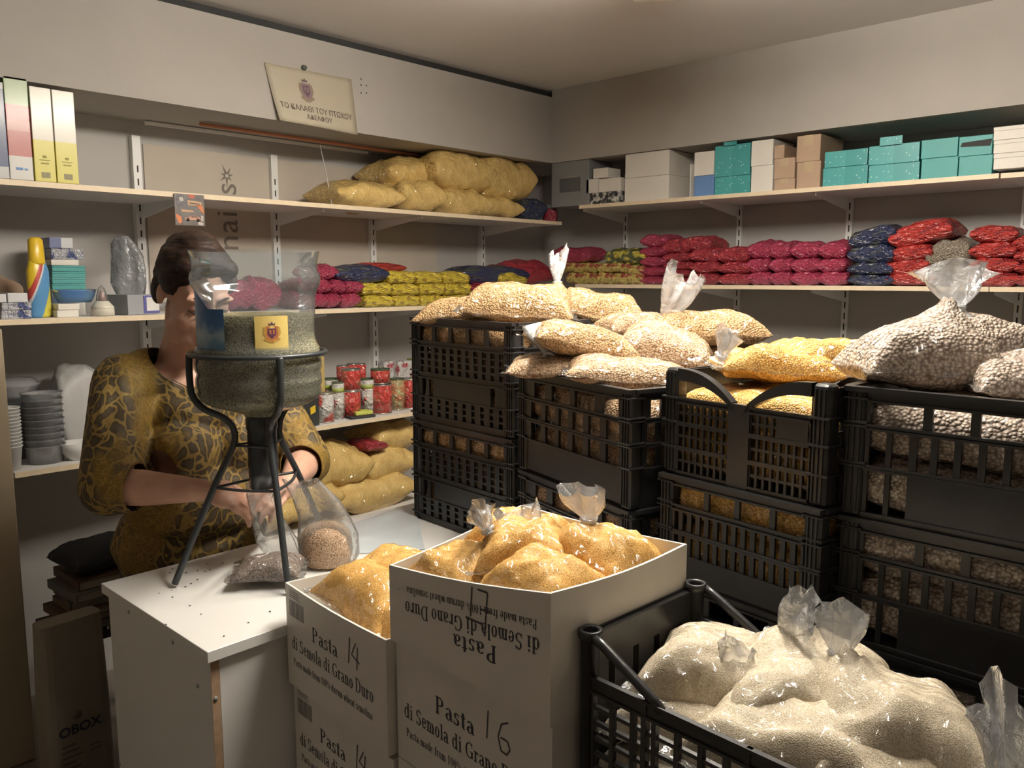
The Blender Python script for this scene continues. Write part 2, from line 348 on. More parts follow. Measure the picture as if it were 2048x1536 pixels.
def glyph(c):
    A = arc
    if c == 'P': return stem(.06, 0, CH, 1, 2) + A(.24, .5, .24, .18, -90, 90, ST, TH) + rc(.12, CH-TH, .25, CH) + rc(.12, .32, .25, .32+TH), .56
    if c == 'D': return stem(.06, 0, CH, 1, 2) + A(.27, .34, .33, .34, -90, 90, ST, TH) + rc(.12, CH-TH, .28, CH) + rc(.12, 0, .28, TH), .66
    if c == 'G': return A(.36, .34, .32, .34, 50, 325, ST, TH, 22) + rc(.5, .03, .5+ST, .30) + rc(.42, .28, .66, .28+TH) + rc(.55, .46, .58, .68), .7
    if c == 'S': return A(.26, .51, .2, .18, 30, 270, ST*.95, TH) + A(.26, .18, .22, .19, -150, 90, ST*.95, TH) + rc(.43, .5, .46, .68) + rc(.04, 0, .07, .2), .53
    if c == 'a': return A(.2, .13, .17, .14, 60, 300, ST, TH) + rc(.26, .05, .26+ST, .33) + A(.19, .32, .175, .14, 0, 150, ST, TH) + ln(.33, .03, .44, .03, .05), .45
    if c == 's': return A(.19, .345, .14, .12, 30, 270, ST*.9, TH) + A(.19, .12, .155, .13, -150, 90, ST*.9, TH) + rc(.3, .33, .33, .46) + rc(.04, 0, .07, .14), .38
    if c == 't': return rc(.1, .06, .1+ST, .6) + rc(.02, XH-.04, .3, XH) + A(.22, .1, .11, .1, 180, 320, ST, TH), .33
    if c == 'd': return A(.22, .23, .19, .24, 50, 310, ST, TH, 18) + stem(.32, 0, CH, 0, 1) + rc(.4, 0, .5, TH), .53
    if c == 'i': return stem(.08, 0, XH) + A(.13, .6, .062, .062, 0, 360, .06, .06, 10), .28
    if c == 'e': return A(.22, .23, .19, .24, 0, 325, ST, TH, 20) + rc(.08, .24, .4, .24+TH), .45
    if c == 'm': return stem(.06, 0, XH) + A(.235, .3, .155, .16, 0, 110, ST, TH*1.4, 8) + stem(.285, 0, .32, 1, 0) + A(.46, .3, .155, .16, 0, 110, ST, TH*1.4, 8) + stem(.51, 0, .32, 1, 0), .7
    if c == 'n': return stem(.06, 0, XH) + A(.24, .3, .16, .16, 0, 110, ST, TH*1.4, 8) + stem(.295, 0, .32, 1, 0), .5
    if c == 'h': return stem(.06, 0, CH) + A(.24, .3, .16, .16, 0, 110, ST, TH*1.4, 8) + stem(.295, 0, .32, 1, 0), .5
    if c == 'u': return stem(.05, .14, XH, 0) + A(.22, .16, .165, .16, 180, 290, ST, TH*1.4, 8) + stem(.3, 0, XH, 0) + rc(.38, 0, .47, TH), .5
    if c == 'o': return A(.23, .23, .2, .245, 0, 360, ST, TH, 24), .47
    if c == 'l': return stem(.07, 0, CH), .27
    if c == 'r': return stem(.06, 0, XH) + A(.25, .3, .14, .15, 50, 150, .07, .06, 8) + A(.31, .39, .05, .05, 0, 360, .05, .05, 8), .38
    if c == 'f': return stem(.08, 0, .52, 1, 0) + rc(.0, XH-.04, .28, XH) + A(.23, .53, .15, .15, 40, 180, ST, TH, 10), .32
    if c == 'w': return ln(.06, XH, .2, 0, ST) + ln(.2, 0, .34, XH*.95, TH*1.4) + ln(.32, XH, .46, 0, ST) + ln(.46, 0, .6, XH, TH*1.4) + rc(0, XH-TH, .16, XH) + rc(.26, XH-TH, .4, XH) + rc(.53, XH-TH, .67, XH), .66
    if c == '1': return stem(.16, 0, CH, 1, 0) + ln(.07, .58, .2, .66, .05), .45
    if c == '0': return A(.23, .34, .2, .345, 0, 360, ST, TH, 24), .47
    if c == '%': return A(.18, .5, .14, .18, 0, 360, .07, TH, 14) + A(.6, .18, .14, .18, 0, 360, .07, TH, 14) + ln(.2, 0, .6, .68, .04), .8
    return [], .25
def serif_text(mb, s, M, size, wid=None, depth=.0004):
    """flat lettering laid on a face; M maps (x right, y up, z out)"""
    x = 0; quads = []
    for ch in s:
        g_, adv = glyph(ch); quads += [[(q[0] + x, q[1]) for q in qd] for qd in g_]; x += adv + .02
    sx = size if wid is None else wid / x
    for qd in quads:
        mb.add([M @ Vector((p[0]*sx, p[1]*size, depth)) for p in qd], [(0, 1, 2, 3)])
def pen(mb, M, strokes, w=.0035):
    for st in strokes:
        for a, b in zip(st[:-1], st[1:]):
            for qd in ln(a[0], a[1], b[0], b[1], w): mb.add([M @ Vector((p[0], p[1], .0006)) for p in qd], [(0, 1, 2, 3)])
def face_print(par, M, W, H, flip=False, num=None, code=False, scale=1):
    """W,H of the printed panel; text laid on its front"""
    if flip: M = M @ Matrix.Translation((W, H, 0)) @ Matrix.Rotation(math.pi, 4, 'Z')
    t = MB(); tt = lambda s, x, y, sz, wd: serif_text(t, s, M @ Matrix.Translation((x, y, 0)), sz, wd)
    tt('Pasta', W*.29, H*.58, .047*scale, W*.265); tt('di Semola di Grano Duro', W*.055, H*.385, .042*scale, W*.83); tt('Pasta made from 100% durum wheat semolina', W*.07, H*.225, .024*scale, W*.80)
    mb_obj('printing', t, INK, par)
    if code:
        b = MB(); x = 0; rn = random.Random(5)
        while x < .062:
            wd = rn.choice((.0012, .0022, .003)); b.add([M @ Vector(q) for q in ((W*.04+x, H*.70, .0003), (W*.04+x+wd, H*.70, .0003), (W*.04+x+wd, H*.86, .0003), (W*.04+x, H*.86, .0003))], [(0,1,2,3)]); x += wd + rn.choice((.001, .0018))
        for k in range(4): b.add([M @ Vector(q) for q in ((W*.04, H*(.885+.02*k), .0003), (W*.04+.05-.008*(k%2), H*(.885+.02*k), .0003), (W*.04+.05-.008*(k%2), H*(.893+.02*k), .0003), (W*.04, H*(.893+.02*k), .0003))], [(0,1,2,3)])
        mb_obj('barcode_label', b, plain('grey_ink', (.22, .2, .19), .6), par)
def carton(p0, p1, z0, h, depth, label, heights=None, num=None, flip=False, code=False, open_top=True):
    """open carton; p0,p1 = left and right ends of its printed front at the base; heights = (front left, front right, back right, back left)"""
    p0 = Vector((p0[0], p0[1], 0)); p1 = Vector((p1[0], p1[1], 0)); W = (p1 - p0).length; ang = math.atan2(p1.y - p0.y, p1.x - p0.x)
    o = empty('pasta_carton', (p0.x, p0.y, z0), ang, label, 'carton', 'cartons of pasta stacked by the counter')
    hs = heights or (h, h, h, h); T = .0045; D = depth
    cor = [(0, 0), (W, 0), (W, D), (0, D)]
    nm = ('front_panel', 'side_panel', 'back_panel', 'side_panel')
    for k in range(4):
        a, b = cor[k], cor[(k+1) % 4]; ha, hb = hs[k], hs[(k+1) % 4]
        d = Vector((b[0]-a[0], b[1]-a[1])).normalized(); n = Vector((-d.y, d.x)) * T
        if k % 2: a = (a[0] + d.x*T, a[1] + d.y*T); b = (b[0] - d.x*T, b[1] - d.y*T)
        N = 8; vs = []; fs = []
        for i in range(N + 1):
            u = i / N; x, y = a[0] + (b[0]-a[0])*u, a[1] + (b[1]-a[1])*u; hh = ha + (hb-ha)*u - (.006 * math.sin(math.pi*u) if open_top else 0)
            bw = .004 * math.sin(math.pi*u) if open_top and k else 0
            vs += [(x, y, 0), (x - n.x/T*bw, y - n.y/T*bw, hh), (x + n.x - n.x/T*bw, y + n.y - n.y/T*bw, hh), (x + n.x, y + n.y, 0)]
        for i in range(N):
            q = i*4; fs += [(q, q+4, q+5, q+1), (q+1, q+5, q+6, q+2), (q+2, q+6, q+7, q+3), (q+3, q+7, q+4, q)]
        fs += [(0, 1, 2, 3), (N*4+3, N*4+2, N*4+1, N*4)]
        mb_obj(nm[k], MB().add(vs, fs), CARTON, o)
    mb_obj('bottom', MB().bx(T, W-T, T, D-T, 0, T), CARTON, o)
    if not open_top: mb_obj('flap', MB().bx(T, W-T, T, D-T, h-T*1.5, h-T*.5), CARTON, o)
    return o, W
def front_M(W): return Matrix(((1, 0, 0, 0), (0, 0, -1, 0), (0, 1, 0, 0), (0, 0, 0, 1)))   # x right, y up, z out of the front
A0, A1 = Vector((.916, 1.540)), Vector((.886, 1.150)); B0, B1 = Vector((.903, 1.141)), Vector((.878, .742)); BH = .23
NUM14 = [[(0, 0), (.006, .055)], [(.028, .05), (.012, .022), (.04, .012)], [(.034, .044), (.03, -.004)]]
NUM16 = [[(0, .01), (.004, .06)], [(.052, .058), (.036, .05), (.028, .026), (.034, .004), (.048, .002), (.056, .014), (.05, .026), (.034, .026)]]
NUM17 = [[(0, .005), (.004, .055)], [(-.012, 0), (.03, .0)], [(.018, .055), (.042, .056), (.034, -.018)], [(.024, .024), (.05, .026)]]
cartons = {}
A_shift = [Vector((0, 0)), Vector((.0, .004)), Vector((.012, .0)), Vector((.0, 0))]
for lvl in range(4):
    z0 = lvl * BH; top = lvl == 3
    s = A_shift[lvl] if not top else Vector((0, 0))
    o, W = carton(A0 + s, A1 + s, z0, BH - .012 if not top else BH, .345, ('bottom pasta carton under the two boxes marked 14', 'second pasta carton from the floor under the boxes marked 14', 'closed pasta carton marked 14 below the open one', 'open pasta carton marked 14 filled with yellow pasta bags')[lvl], open_top=top)
    cartons['A', lvl] = o; face_print(o, front_M(W), W, BH, code=True)
    t = MB(); pen(t, front_M(W) @ Matrix.Translation((W*.66, BH*.60, 0)), NUM14); mb_obj('handwriting', t, PEN, o)
for lvl in range(4):
    z0 = lvl * BH
    o, W = carton(B0, B1, z0, BH - .002, .34, ('bottom pasta carton under the box marked 16', 'second pasta carton from the floor under the box marked 16', 'third pasta carton from the floor under the box marked 16', 'closed pasta carton marked 16 under the tilted open one')[lvl], open_top=False)
    face_print(o, front_M(W), W, BH)
    t = MB(); pen(t, front_M(W) @ Matrix.Translation((W*.63, BH*.58, 0)), NUM16, .003); mb_obj('handwriting', t, PEN, o)
o17, W = carton(B0 + Vector((-.010, .004)), B1 + Vector((-.012, -.006)), 4*BH + .001, .2, .335, 'upside-down open pasta carton marked 17 heaped with yellow pasta bags', heights=(.142, .207, .205, .19))
t17 = MB()
# the lettering runs parallel to the sloping upper edge
Mt = front_M(W) @ Matrix(((1, 0, 0, 0), (.125, .92, 0, -.022), (0, 0, 1, 0), (0, 0, 0, 1)))
face_print(o17, Mt, W, .185, flip=True)
t = MB(); pen(t, front_M(W) @ Matrix.Translation((W*.56, .112, 0)), NUM17); mb_obj('handwriting', t, PEN, o17)
# ================================================================== plastic crates
def panel(W, H, rows, t=.007, rib=.005):
    """moulded crate wall in local x (0..W), z (0..H), outer face at y=0; rows from the top: (height, openings)"""
    m = MB(); z = H
    for (h, spec) in rows:
        z0 = z - h
        if spec == 'solid': m.bx(0, W, 0, t, z0, z)
        elif spec == 'inset': m.bx(0, W, .003, t, z0, z)
        else:
            sub = 1
            if isinstance(spec, tuple): n, sub, bar = spec; ops = [((i + bar/2) / n, (i + 1 - bar/2) / n) for i in range(n)]
            else: ops = spec
            u = 0
            for a, b in ops + [(1, 1)]:
                if a > u: m.bx(u * W, a * W, 0, t, z0, z)
                u = b
            for k in range(1, sub): zz = z0 + h * k / sub; m.bx(0, W, .001, t - .001, zz - .003, zz + .003)
        m.bx(0, W, -rib, 0, z - .0022, z + .0022)
        z = z0
    return m
def post(w, d, h, ribs, rad=.012):
    m = MB().rbox((w/2, d/2, h/2), (w, d, h), rad, 3)
    for z in ribs: m.rbox((w/2, d/2, z), (w + .009, d + .009, .005), rad, 2)
    for k in range(1, 4): m.bx(w*k/4 - .0015, w*k/4 + .0015, -.003, .002, .01, h - .01); m.bx(-.003, .002, d*k/4 - .0015, d*k/4 + .0015, .01, h - .01)
    return m
CR_ROWS = {
 'A': [(.02, 'solid'), (.05, [(.02, .17), (.21, .37), (.41, .57), (.61, .77), (.81, .98)]), (.014, 'solid'), (.085, (11, 4, .5)), (.016, 'solid'), (.06, [(.04, .09), (.13, .18), (.84, .89)]), (.06, (10, 3, .6)), (.02, 'solid')],
 'B': [(.02, 'solid'), (.045, [(.1, .23), (.3, .5), (.55, .75), (.82, .97)]), (.008, 'solid'), (.05, [(.06, .18), (.23, .34), (.38, .48), (.53, .64), (.69, .8), (.86, .98)]), (.006, 'solid'), (.05, [(.06, .18), (.23, .34), (.38, .48), (.53, .64), (.69, .8), (.86, .98)]), (.093, 'inset')],
 'D': [(.024, 'solid'), (.05, [(.02, .26), (.3, .46), (.5, .74), (.77, .98)]), (.008, 'solid'), (.078, [(.02, .10), (.125, .205), (.24, .30), (.33, .40), (.43, .5), (.53, .60), (.63, .71), (.75, .83), (.86, .94)]), (.006, 'solid'), (.095, [(.02, .10), (.125, .205)]), (.011, 'solid')],
 'E': [(.018, 'solid'), (.052, [(.0, .26), (.3, .5), (.54, .76), (.8, 1)]), (.012, 'solid'), (.055, (14, 1, .5)), (.006, 'solid'), (.055, (14, 1, .5)), (.074, 'inset')],
 'G': [(.016, 'solid'), (.2, (13, 7, .22)), (.014, 'solid')],
 'W': [(.02, 'solid'), (.05, 'solid'), (.09, [(.12, .17), (.28, .33), (.5, .55), (.68, .73)]), (.11, 'inset')],
}
crate_cache = {}
def crate(x, y, z0, ang, w, d, h, style, label, group, pw=.035, side='same', inner=True):
    key = (w, d, h, style, side)
    if key in crate_cache:
        return clone(crate_cache[key], (x, y, z0), (0, 0, R(ang)), label, group)
    o = empty('plastic_crate', (x, y, z0), R(ang), label, 'crate', group); crate_cache[key] = o
    rows = CR_ROWS[style]; sc_ = (h - .004) / sum(r[0] for r in rows); rows = [(r[0] * sc_, r[1]) for r in rows]
    zs = []; zz = h
    for r in rows[:-1]: zz -= r[0]; zs.append(zz)
    PW = pw
    fp = panel(w - 2*PW, h - .004, rows); fp.xf(Matrix.Translation((PW, .003, 0))); mb_obj('front_panel', fp, BLACKP, o)
    bp = panel(w - 2*PW, h - .004, rows); bp.xf(Matrix.Translation((w - PW, d - .003, 0)) @ Matrix.Rotation(math.pi, 4, 'Z')); mb_obj('back_panel', bp, BLACKP, o)
    for sx in (0, 1):
        sp = panel(d - 2*PW, h - .004, rows)
        sp.xf((Matrix.Translation((w - .003, PW, 0)) @ Matrix.Rotation(R(90), 4, 'Z')) if sx else (Matrix.Translation((.003, d - PW, 0)) @ Matrix.Rotation(R(-90), 4, 'Z'))); mb_obj('side_panel', sp, BLACKP, o)
    for (a, b) in ((0, 0), (w - PW, 0), (0, d - PW), (w - PW, d - PW)):
        pm = post(PW, PW, h - .002, [k for k in zs if .02 < k < h - .01]); pm.xf(Matrix.Translation((a, b, 0))); mb_obj('corner_post', pm, BLACKP, o)
    mb_obj('base', MB().bx(.006, w - .006, .006, d - .006, .001, .009), BLACKP, o)
    rim = MB()
    for (a, b, c_, e) in ((0, w, -.006, .012), (0, w, d - .012, d + .006)): rim.bx(a, b, c_, e, h - .009, h)
    for (a, b) in ((-.006, .012), (w - .012, w + .006)): rim.bx(a, b, .012, d - .012, h - .009, h)
    mb_obj('rim', rim, BLACKP, o)
    return o
G_S = 'black crates stacked in the store room'
S1 = (1.648, 1.980, -94.6); S2 = (1.575, 1.456, -106.5); S3 = (1.500, .958, -98.0); S4 = (1.497, .572, -91.6)
W1, W2, W3, W4 = .475, .472, .383, .45; H1, H2_, H3, H4 = .32, .2684, .2324, .2406
ordn = ['floor level', 'second level', 'third level', 'fourth level', 'fifth level', 'top']
for l in range(2): crate(S1[0], S1[1], TZ + l*H1, S1[2], W1, .30, H1, 'A', ('lower', 'upper')[l] + ' black crate of the tall stack standing on the counter end', G_S)
for l in range(5): crate(S2[0] + .006*(l % 2), S2[1], l*H2_, S2[2], W2, .30, H2_, 'B', (ordn[l] if l < 4 else 'top') + ' black crate of the angled chickpea stack behind carton 17', G_S)
for l in range(5): crate(S3[0] + (.004 if l < 4 else -.010), S3[1], l*H3, S3[2], W3, .30, H3, 'E', ordn[l] + ' black crate below the crate with the wavy rim', G_S)
PAL = 1.386 - 5*H4
for l in range(3, 5): crate(S4[0], S4[1], PAL + l*H4, S4[2], W4, .32, H4, 'D', ordn[l + 1 if l == 4 else l] + ' black crate of the right hand stack holding beans', G_S, pw=.04)
for l in range(3): crate(S4[0] + .002, S4[1], PAL + l*H4, S4[2], .36 if l == 2 else W4, .32, H4, 'D', ordn[l] + ' black crate of the right hand stack', G_S, pw=.04)
pal = empty('wooden_pallet', (S4[0], S4[1], 0), R(S4[2]), 'low wooden pallet under the right hand crate stack', 'pallet')
PW_ = plain('pallet_wood', (.35, .24, .14), .8)
for k in range(4): mb_obj('deck_board', MB().bx(0, W4, .01 + k*.08, .07 + k*.08, PAL - .022, PAL - .001), PW_, pal)
for k in range(3): mb_obj('bearer', MB().bx(.0 + k*.19, .07 + k*.19, .01, .31, 0, PAL - .022), PW_, pal)
# crate with two swooping handle arches (top of the third stack)
def arch_crate(x, y, z0, ang, w, d, h, label):
    o = empty('plastic_crate', (x, y, z0), R(ang), label, 'crate', G_S); PW = .036; T = .011
    body = .166
    def wall(L, nm, M):
        m = MB(); half = (L - .05) / 2
        for s in range(2):
            x0 = 0 if s == 0 else half + .05
            rows = [(.012, 'solid'), (.052, (8, 2, .34)), (.005, 'solid'), (.06, (8, 2, .34)), (.005, 'solid'), (.06, (8, 2, .34)), (.009, 'solid')]
            sc_ = body / sum(r[0] for r in rows); q = panel(half, body, [(r[0]*sc_, r[1]) for r in rows]); q.xf(Matrix.Translation((x0, 0, 0))); m.add(q.v, q.f)
        m.bx(half, half + .05, -.004, T, 0, body + .004)
        if nm == 'front_panel': m.bx(half + .05 + half*.46, L - .004, -.003, .0, body - .055, body - .012)
        mm = MB()
        for s in (-1, 1):        # arch: from the post top sweeping down to the middle
            N = 14; o_ = []; i_ = []
            for k in range(N + 1):
                u = k / N; xx = L/2 + s * (L/2 - u * (L/2 - .018)); top = h - (h - body - .006) * (u ** 2.3); th = .026 - .006*u
                o_.append((xx, top)); i_.append((xx - s * (.010 * u), top - th - (.0 if u < .9 else .004)))
            pts = o_ + i_[::-1]
            if s > 0: pts = pts[::-1]
            b0 = len(mm.v)
            vs = [(p[0], -.004, p[1]) for p in o_] + [(p[0], -.004, p[1]) for p in i_] + [(p[0], T + .004, p[1]) for p in o_] + [(p[0], T + .004, p[1]) for p in i_]
            n = N + 1; fs = []
            for k in range(N): fs += [(k, k+1, n+k+1, n+k), (2*n+k, 3*n+k, 3*n+k+1, 2*n+k+1), (k, 2*n+k, 2*n+k+1, k+1), (n+k, n+k+1, 3*n+k+1, 3*n+k)]
            mm.add(vs, fs)
        m.xf(M); mm.xf(M); mb_obj(nm, m, BLACKP, o); mb_obj('handle_arch', mm, BLACKP, o)
    wall(w - 2*PW, 'front_panel', Matrix.Translation((PW, .003, 0))); wall(w - 2*PW, 'back_panel', Matrix.Translation((w - PW, d - .003, 0)) @ Matrix.Rotation(math.pi, 4, 'Z'))
    for sx in (0, 1):
        q = panel(d - 2*PW, h - .01, [(.02, 'solid'), (.04, 'solid'), (.05, (8, 2, .34)), (.05, (8, 2, .34)), (.055, (8, 2, .34))])
        q.xf((Matrix.Translation((w - .003, PW, 0)) @ Matrix.Rotation(R(90), 4, 'Z')) if sx else (Matrix.Translation((.003, d - PW, 0)) @ Matrix.Rotation(R(-90), 4, 'Z'))); mb_obj('side_panel', q, BLACKP, o)
    for (a, b) in ((0, 0), (w - PW, 0), (0, d - PW), (w - PW, d - PW)):
        pm = post(PW, PW, h, [.06, .115, body]); pm.xf(Matrix.Translation((a, b, 0))); mb_obj('corner_post', pm, BLACKP, o)
    mb_obj('base', MB().bx(.006, w - .006, .006, d - .006, .001, .009), BLACKP, o)
    return o
arch_crate(S3[0], S3[1], 5*H3, S3[2], W3, .30, .229, 'black crate with two swooping handle arches holding yellow split peas')
# foreground crate: raised corner posts joined to the long rims by slanting straps
FGX, FGY, FGA = .920, .728, -93.4
for l in range(3): crate(FGX, FGY, l*.2533, FGA, .62, .30, .2533, 'G', ordn[l] + ' black crate under the rice crate', G_S, pw=.03)
def strap_crate(x, y, z0, ang, w, d, h, label):
    o = empty('plastic_crate', (x, y, z0), R(ang), label, 'crate', G_S); PW = .026; H2 = h - .068
    for nm, M in (('front_panel', Matrix.Translation((PW, .002, 0))), ('back_panel', Matrix.Translation((w - PW, d - .002, 0)) @ Matrix.Rotation(math.pi, 4, 'Z'))):
        m = panel(w - 2*PW, H2, [(.022, 'solid'), (H2 - .036, (15, 8, .2)), (.014, 'solid')], .009, .003)
        for k in range(3): xx = (w - 2*PW) * (.0 + .285 * (k + .6)); m.bx(xx - .004, xx + .004, -.002, .009, 0, H2)
        for s in (0, 1):
            st = MB(); a = (0 if s == 0 else w - 2*PW); b = a + (.125 if s == 0 else -.125)
            st.tube([(a, .004, h - .008), (a + (b - a)*.14, .004, h - .014), (b - (b-a)*.12, .004, H2 + .006), (b, .004, H2 - .006)], .0075, 8)
            st.xf(M); mb_obj('strap', st, BLACKP, o)
        m.xf(M); mb_obj(nm, m, BLACKP, o)
    for sx in (0, 1):
        q = panel(d - 2*PW, h - .012, [(.02, 'solid'), (.028, 'solid'), (.075, [(.10, .16), (.36, .42), (.58, .64), (.82, .88)]), (.10, 'inset'), (.06, 'inset')], .012)
        q.xf((Matrix.Translation((w - .002, PW, 0)) @ Matrix.Rotation(R(90), 4, 'Z')) if sx else (Matrix.Translation((.002, d - PW, 0)) @ Matrix.Rotation(R(-90), 4, 'Z'))); mb_obj('side_panel', q, BLACKP, o)
    for (a, b) in ((0, 0), (w - PW, 0), (0, d - PW), (w - PW, d - PW)):
        c = (a + PW/2, b + PW/2, 0); pm = MB()
        pm.lathe([(.0, .002), (.0145, .002), (.0145, h - .014), (.0185, h - .012), (.0185, h), (.013, h), (.0115, h - .004), (.0115, h - .03), (0, h - .03)], 18, c)
        mb_obj('corner_post', pm, BLACKP, o)
    mb_obj('base', MB().bx(.006, w - .006, .006, d - .006, .001, .009), BLACKP, o)
    return o
strap_crate(FGX, FGY, .762, FGA, .62, .30, .298, 'black crate with slanting corner straps full of rice bags')
# ================================================================== bags
def pillow(L, W, T, seed=0, n=26, m=18, pinch=.10, flat=.5, peak=None, lump=.12, ex=3.0, sq=.5):
    """filled bag: seam all round, corners out, bulging top, flattened base. peak=(u,v,height,width) pulls the film to a tied neck"""
    rn = random.Random(seed); off = Vector((rn.uniform(-50, 50), rn.uniform(-50, 50), rn.uniform(-50, 50)))
    def pt(u, v, s):
        e = max(0, (1 - abs(u) ** ex) * (1 - abs(v) ** ex)) ** sq
        x = L/2 * u * (1 - pinch * (1 - v*v) * u*u); y = W/2 * v * (1 - pinch * 1.3 * (1 - u*u) * v*v)
        nz = noise.noise(off + Vector((u*1.6, v*1.6, s*3))) * lump + noise.noise(off + Vector((u*4, v*4, s*5))) * lump * .35
        z = T/2 * e * (1 + nz*1.6) * (1 if s > 0 else -flat)
        if s > 0: z += T * .035 * (1 - 2.2*abs(noise.noise(off + Vector((u*3.2 + v, v*3.2 - u, 31))))) * min(1, e*2)
        if s > 0 and peak:
            pu, pv, ph, pw_ = peak; r2 = ((u - pu) * L/2) ** 2 + ((v - pv) * W/2) ** 2; g = math.exp(-math.sqrt(r2) / pw_)
            an = math.atan2(v - pv, u - pu); z += ph * g * (1 + .12 * math.sin(an * 9)) * min(1, e * 3)
        return (x + .004 * noise.noise(off + Vector((v*5, u*5, 9))), y + .004 * noise.noise(off + Vector((v*5, u*5, 19))), z + .10 * T * noise.noise(off + Vector((u*1.3, v*1.3, 77))))
    us = [-1 + 2 * i / n for i in range(n + 1)]; us = [math.copysign(1 - (1 - abs(u)) ** 1.35, u) for u in us]
    vs_ = [-1 + 2 * j / m for j in range(m + 1)]; vs_ = [math.copysign(1 - (1 - abs(v)) ** 1.35, v) for v in vs_]
    V = []; idx = {}
    for s in (1, -1):
        for i, u in enumerate(us):
            for j, v in enumerate(vs_):
                edge = i in (0, n) or j in (0, m)
                if s < 0 and edge: idx[s, i, j] = idx[1, i, j]; continue
                idx[s, i, j] = len(V); V.append(pt(u, v, s))
    Fs = []
    for i in range(n):
        for j in range(m):
            Fs.append((idx[1, i, j], idx[1, i+1, j], idx[1, i+1, j+1], idx[1, i, j+1])); Fs.append((idx[-1, i, j], idx[-1, i, j+1], idx[-1, i+1, j+1], idx[-1, i+1, j]))
    mb = MB().add(V, Fs, True)
    loop = [idx[1, i, 0] for i in range(n)] + [idx[1, n, j] for j in range(m)] + [idx[1, i, m] for i in range(n, 0, -1)] + [idx[1, 0, j] for j in range(m, 0, -1)]
    mb.loop = [Vector(V[k]) for k in loop]; mb.off = off
    return mb
def film_edge(mb, w=.011):
    k = len(mb.loop); vs = []; L = mb.loop
    for i, P in enumerate(L):
        d = Vector((P.x, P.y, 0)).normalized(); t = (L[(i+1) % k] - L[i-1]); nrm = Vector((t.y, -t.x, 0)); nrm = nrm.normalized() if nrm.length > 1e-6 else d
        if nrm.dot(d) < 0: nrm = -nrm
        wv = noise.noise(mb.off + Vector((i*.35, 3, 5))); vs += [P - nrm*.002, P + (nrm + d*.35)*w*(1 + .5*wv) + Vector((0, 0, .006*noise.noise(mb.off + Vector((i*.5, 8, 1))) + .001))]
    return MB().add(vs, [(2*i, 2*((i+1) % k), 2*((i+1) % k)+1, 2*i+1) for i in range(k)], True)
def knot(h, seed=0, flare=.03, neck=.009, lean=(0, 0)):
    """twisted neck of a tied bag with its ruffled open end"""
    rn = random.Random(seed); n, k = 28, 16; V = []; Fs = []; ph = [rn.uniform(0, 6.28) for _ in range(4)]
    for i in range(k + 1):
        t = i / k
        r = (neck + (.026 - neck) * (1 - t / .22) ** 2) if t < .22 else neck + (flare - neck) * ((t - .22) / .78) ** .75
        z = t * h; ru = .0 if t < .1 else .55 * min(1, (t - .1) / .5)
        for j in range(n):
            a = 2 * math.pi * j / n
            q = r * (1 + ru * (.55 * math.sin(a*3 + ph[0] + t*2) + .45 * math.sin(a*5 + ph[1] - t*3) + .25 * math.sin(a*9 + ph[2])))
            V.append((q * math.cos(a) * 1.15 + lean[0] * t*t*h, q * math.sin(a) * .55 + lean[1] * t*t*h, z + (.10*h * math.sin(a*2 + ph[3]) + .07*h*math.sin(a*5+ph[1])) * max(0, (t - .6) / .4)))
    for i in range(k):
        for j in range(n): Fs.append((i*n + j, i*n + (j+1) % n, (i+1)*n + (j+1) % n, (i+1)*n + j))
    m = MB().add(V, Fs, True)
    m.tube([(math.cos(a) * neck*1.35, math.sin(a) * neck*1.0, h*.2 + .002*math.sin(a*2)) for a in [2*math.pi*q/14 for q in range(14)]], .004, 6, closed=True)
    return m
CHICK = grain_bag('chickpeas', [(.56, .36, .175), (.63, .42, .22), (.48, .29, .13)], .0048, (.22, .14, .07))
CHICK2 = grain_bag('chickpeas_pale', [(.54, .37, .23), (.60, .42, .27), (.47, .31, .18)], .0048, (.24, .16, .10))
BEAN = grain_bag('white_beans', [(.58, .48, .40), (.66, .56, .47), (.50, .40, .33)], .0068, (.26, .20, .17), bstr=1.0)
SPLIT = grain_bag('yellow_split_peas', [(.80, .50, .14), (.86, .57, .19), (.72, .42, .10)], .0036, (.38, .20, .05))
ORZO = grain_bag('yellow_small_pasta', [(.74, .46, .15), (.78, .51, .18), (.69, .41, .12)], .0022, (.52, .31, .09), bstr=.35)
RICE = grain_bag('rice', [(.74, .66, .52), (.80, .72, .58), (.68, .59, .45)], .0019, (.58, .5, .38), bstr=.35, wr=20.0)
NEST = grain_bag('noodle_nests', [(.74, .50, .16), (.92, .70, .30)], .012, (.40, .24, .06), noodles=True, wr=22.0)
BULG = grain_bag('dark_lentils', [(.26, .21, .18), (.34, .28, .24), (.20, .16, .14)], .0024, (.1, .08, .07), bstr=.5)
bag_cache = {}
def bag(mat, loc, L, W, T, yaw=-46.8, tilt=(0, 0), seed=1, label='', group='', cat='bag', name='food_bag', kn=None, peak=None, f=1, **kw):
    """kn=(x,y,z,h,flare,rx,ry): tied neck in bag coordinates"""
    L *= f; W *= f; T *= f
    if f != 1: loc = CAM + (loc - CAM) * f
    pm = pillow(L, W, T, seed, 34, 24, peak=peak, **kw); me = pm.mesh(name, mat)
    o = ob(name, me, None, loc, (R(tilt[0]), R(tilt[1]), R(yaw)), label, cat, group)
    mb_obj('film_edge', film_edge(pm), FILME, o)
    if kn:
        x, y, z, h, fl, rx, ry = kn
        mb_obj('tied_neck', knot(h, seed, fl), FILM, o, loc=(x, y, z), scale=(1.2, 1.2, 1.15), rot=(R(rx), R(ry), R(seed*40)))
    return o
def at(px, py, d): return CAM + ray(px, py) * d
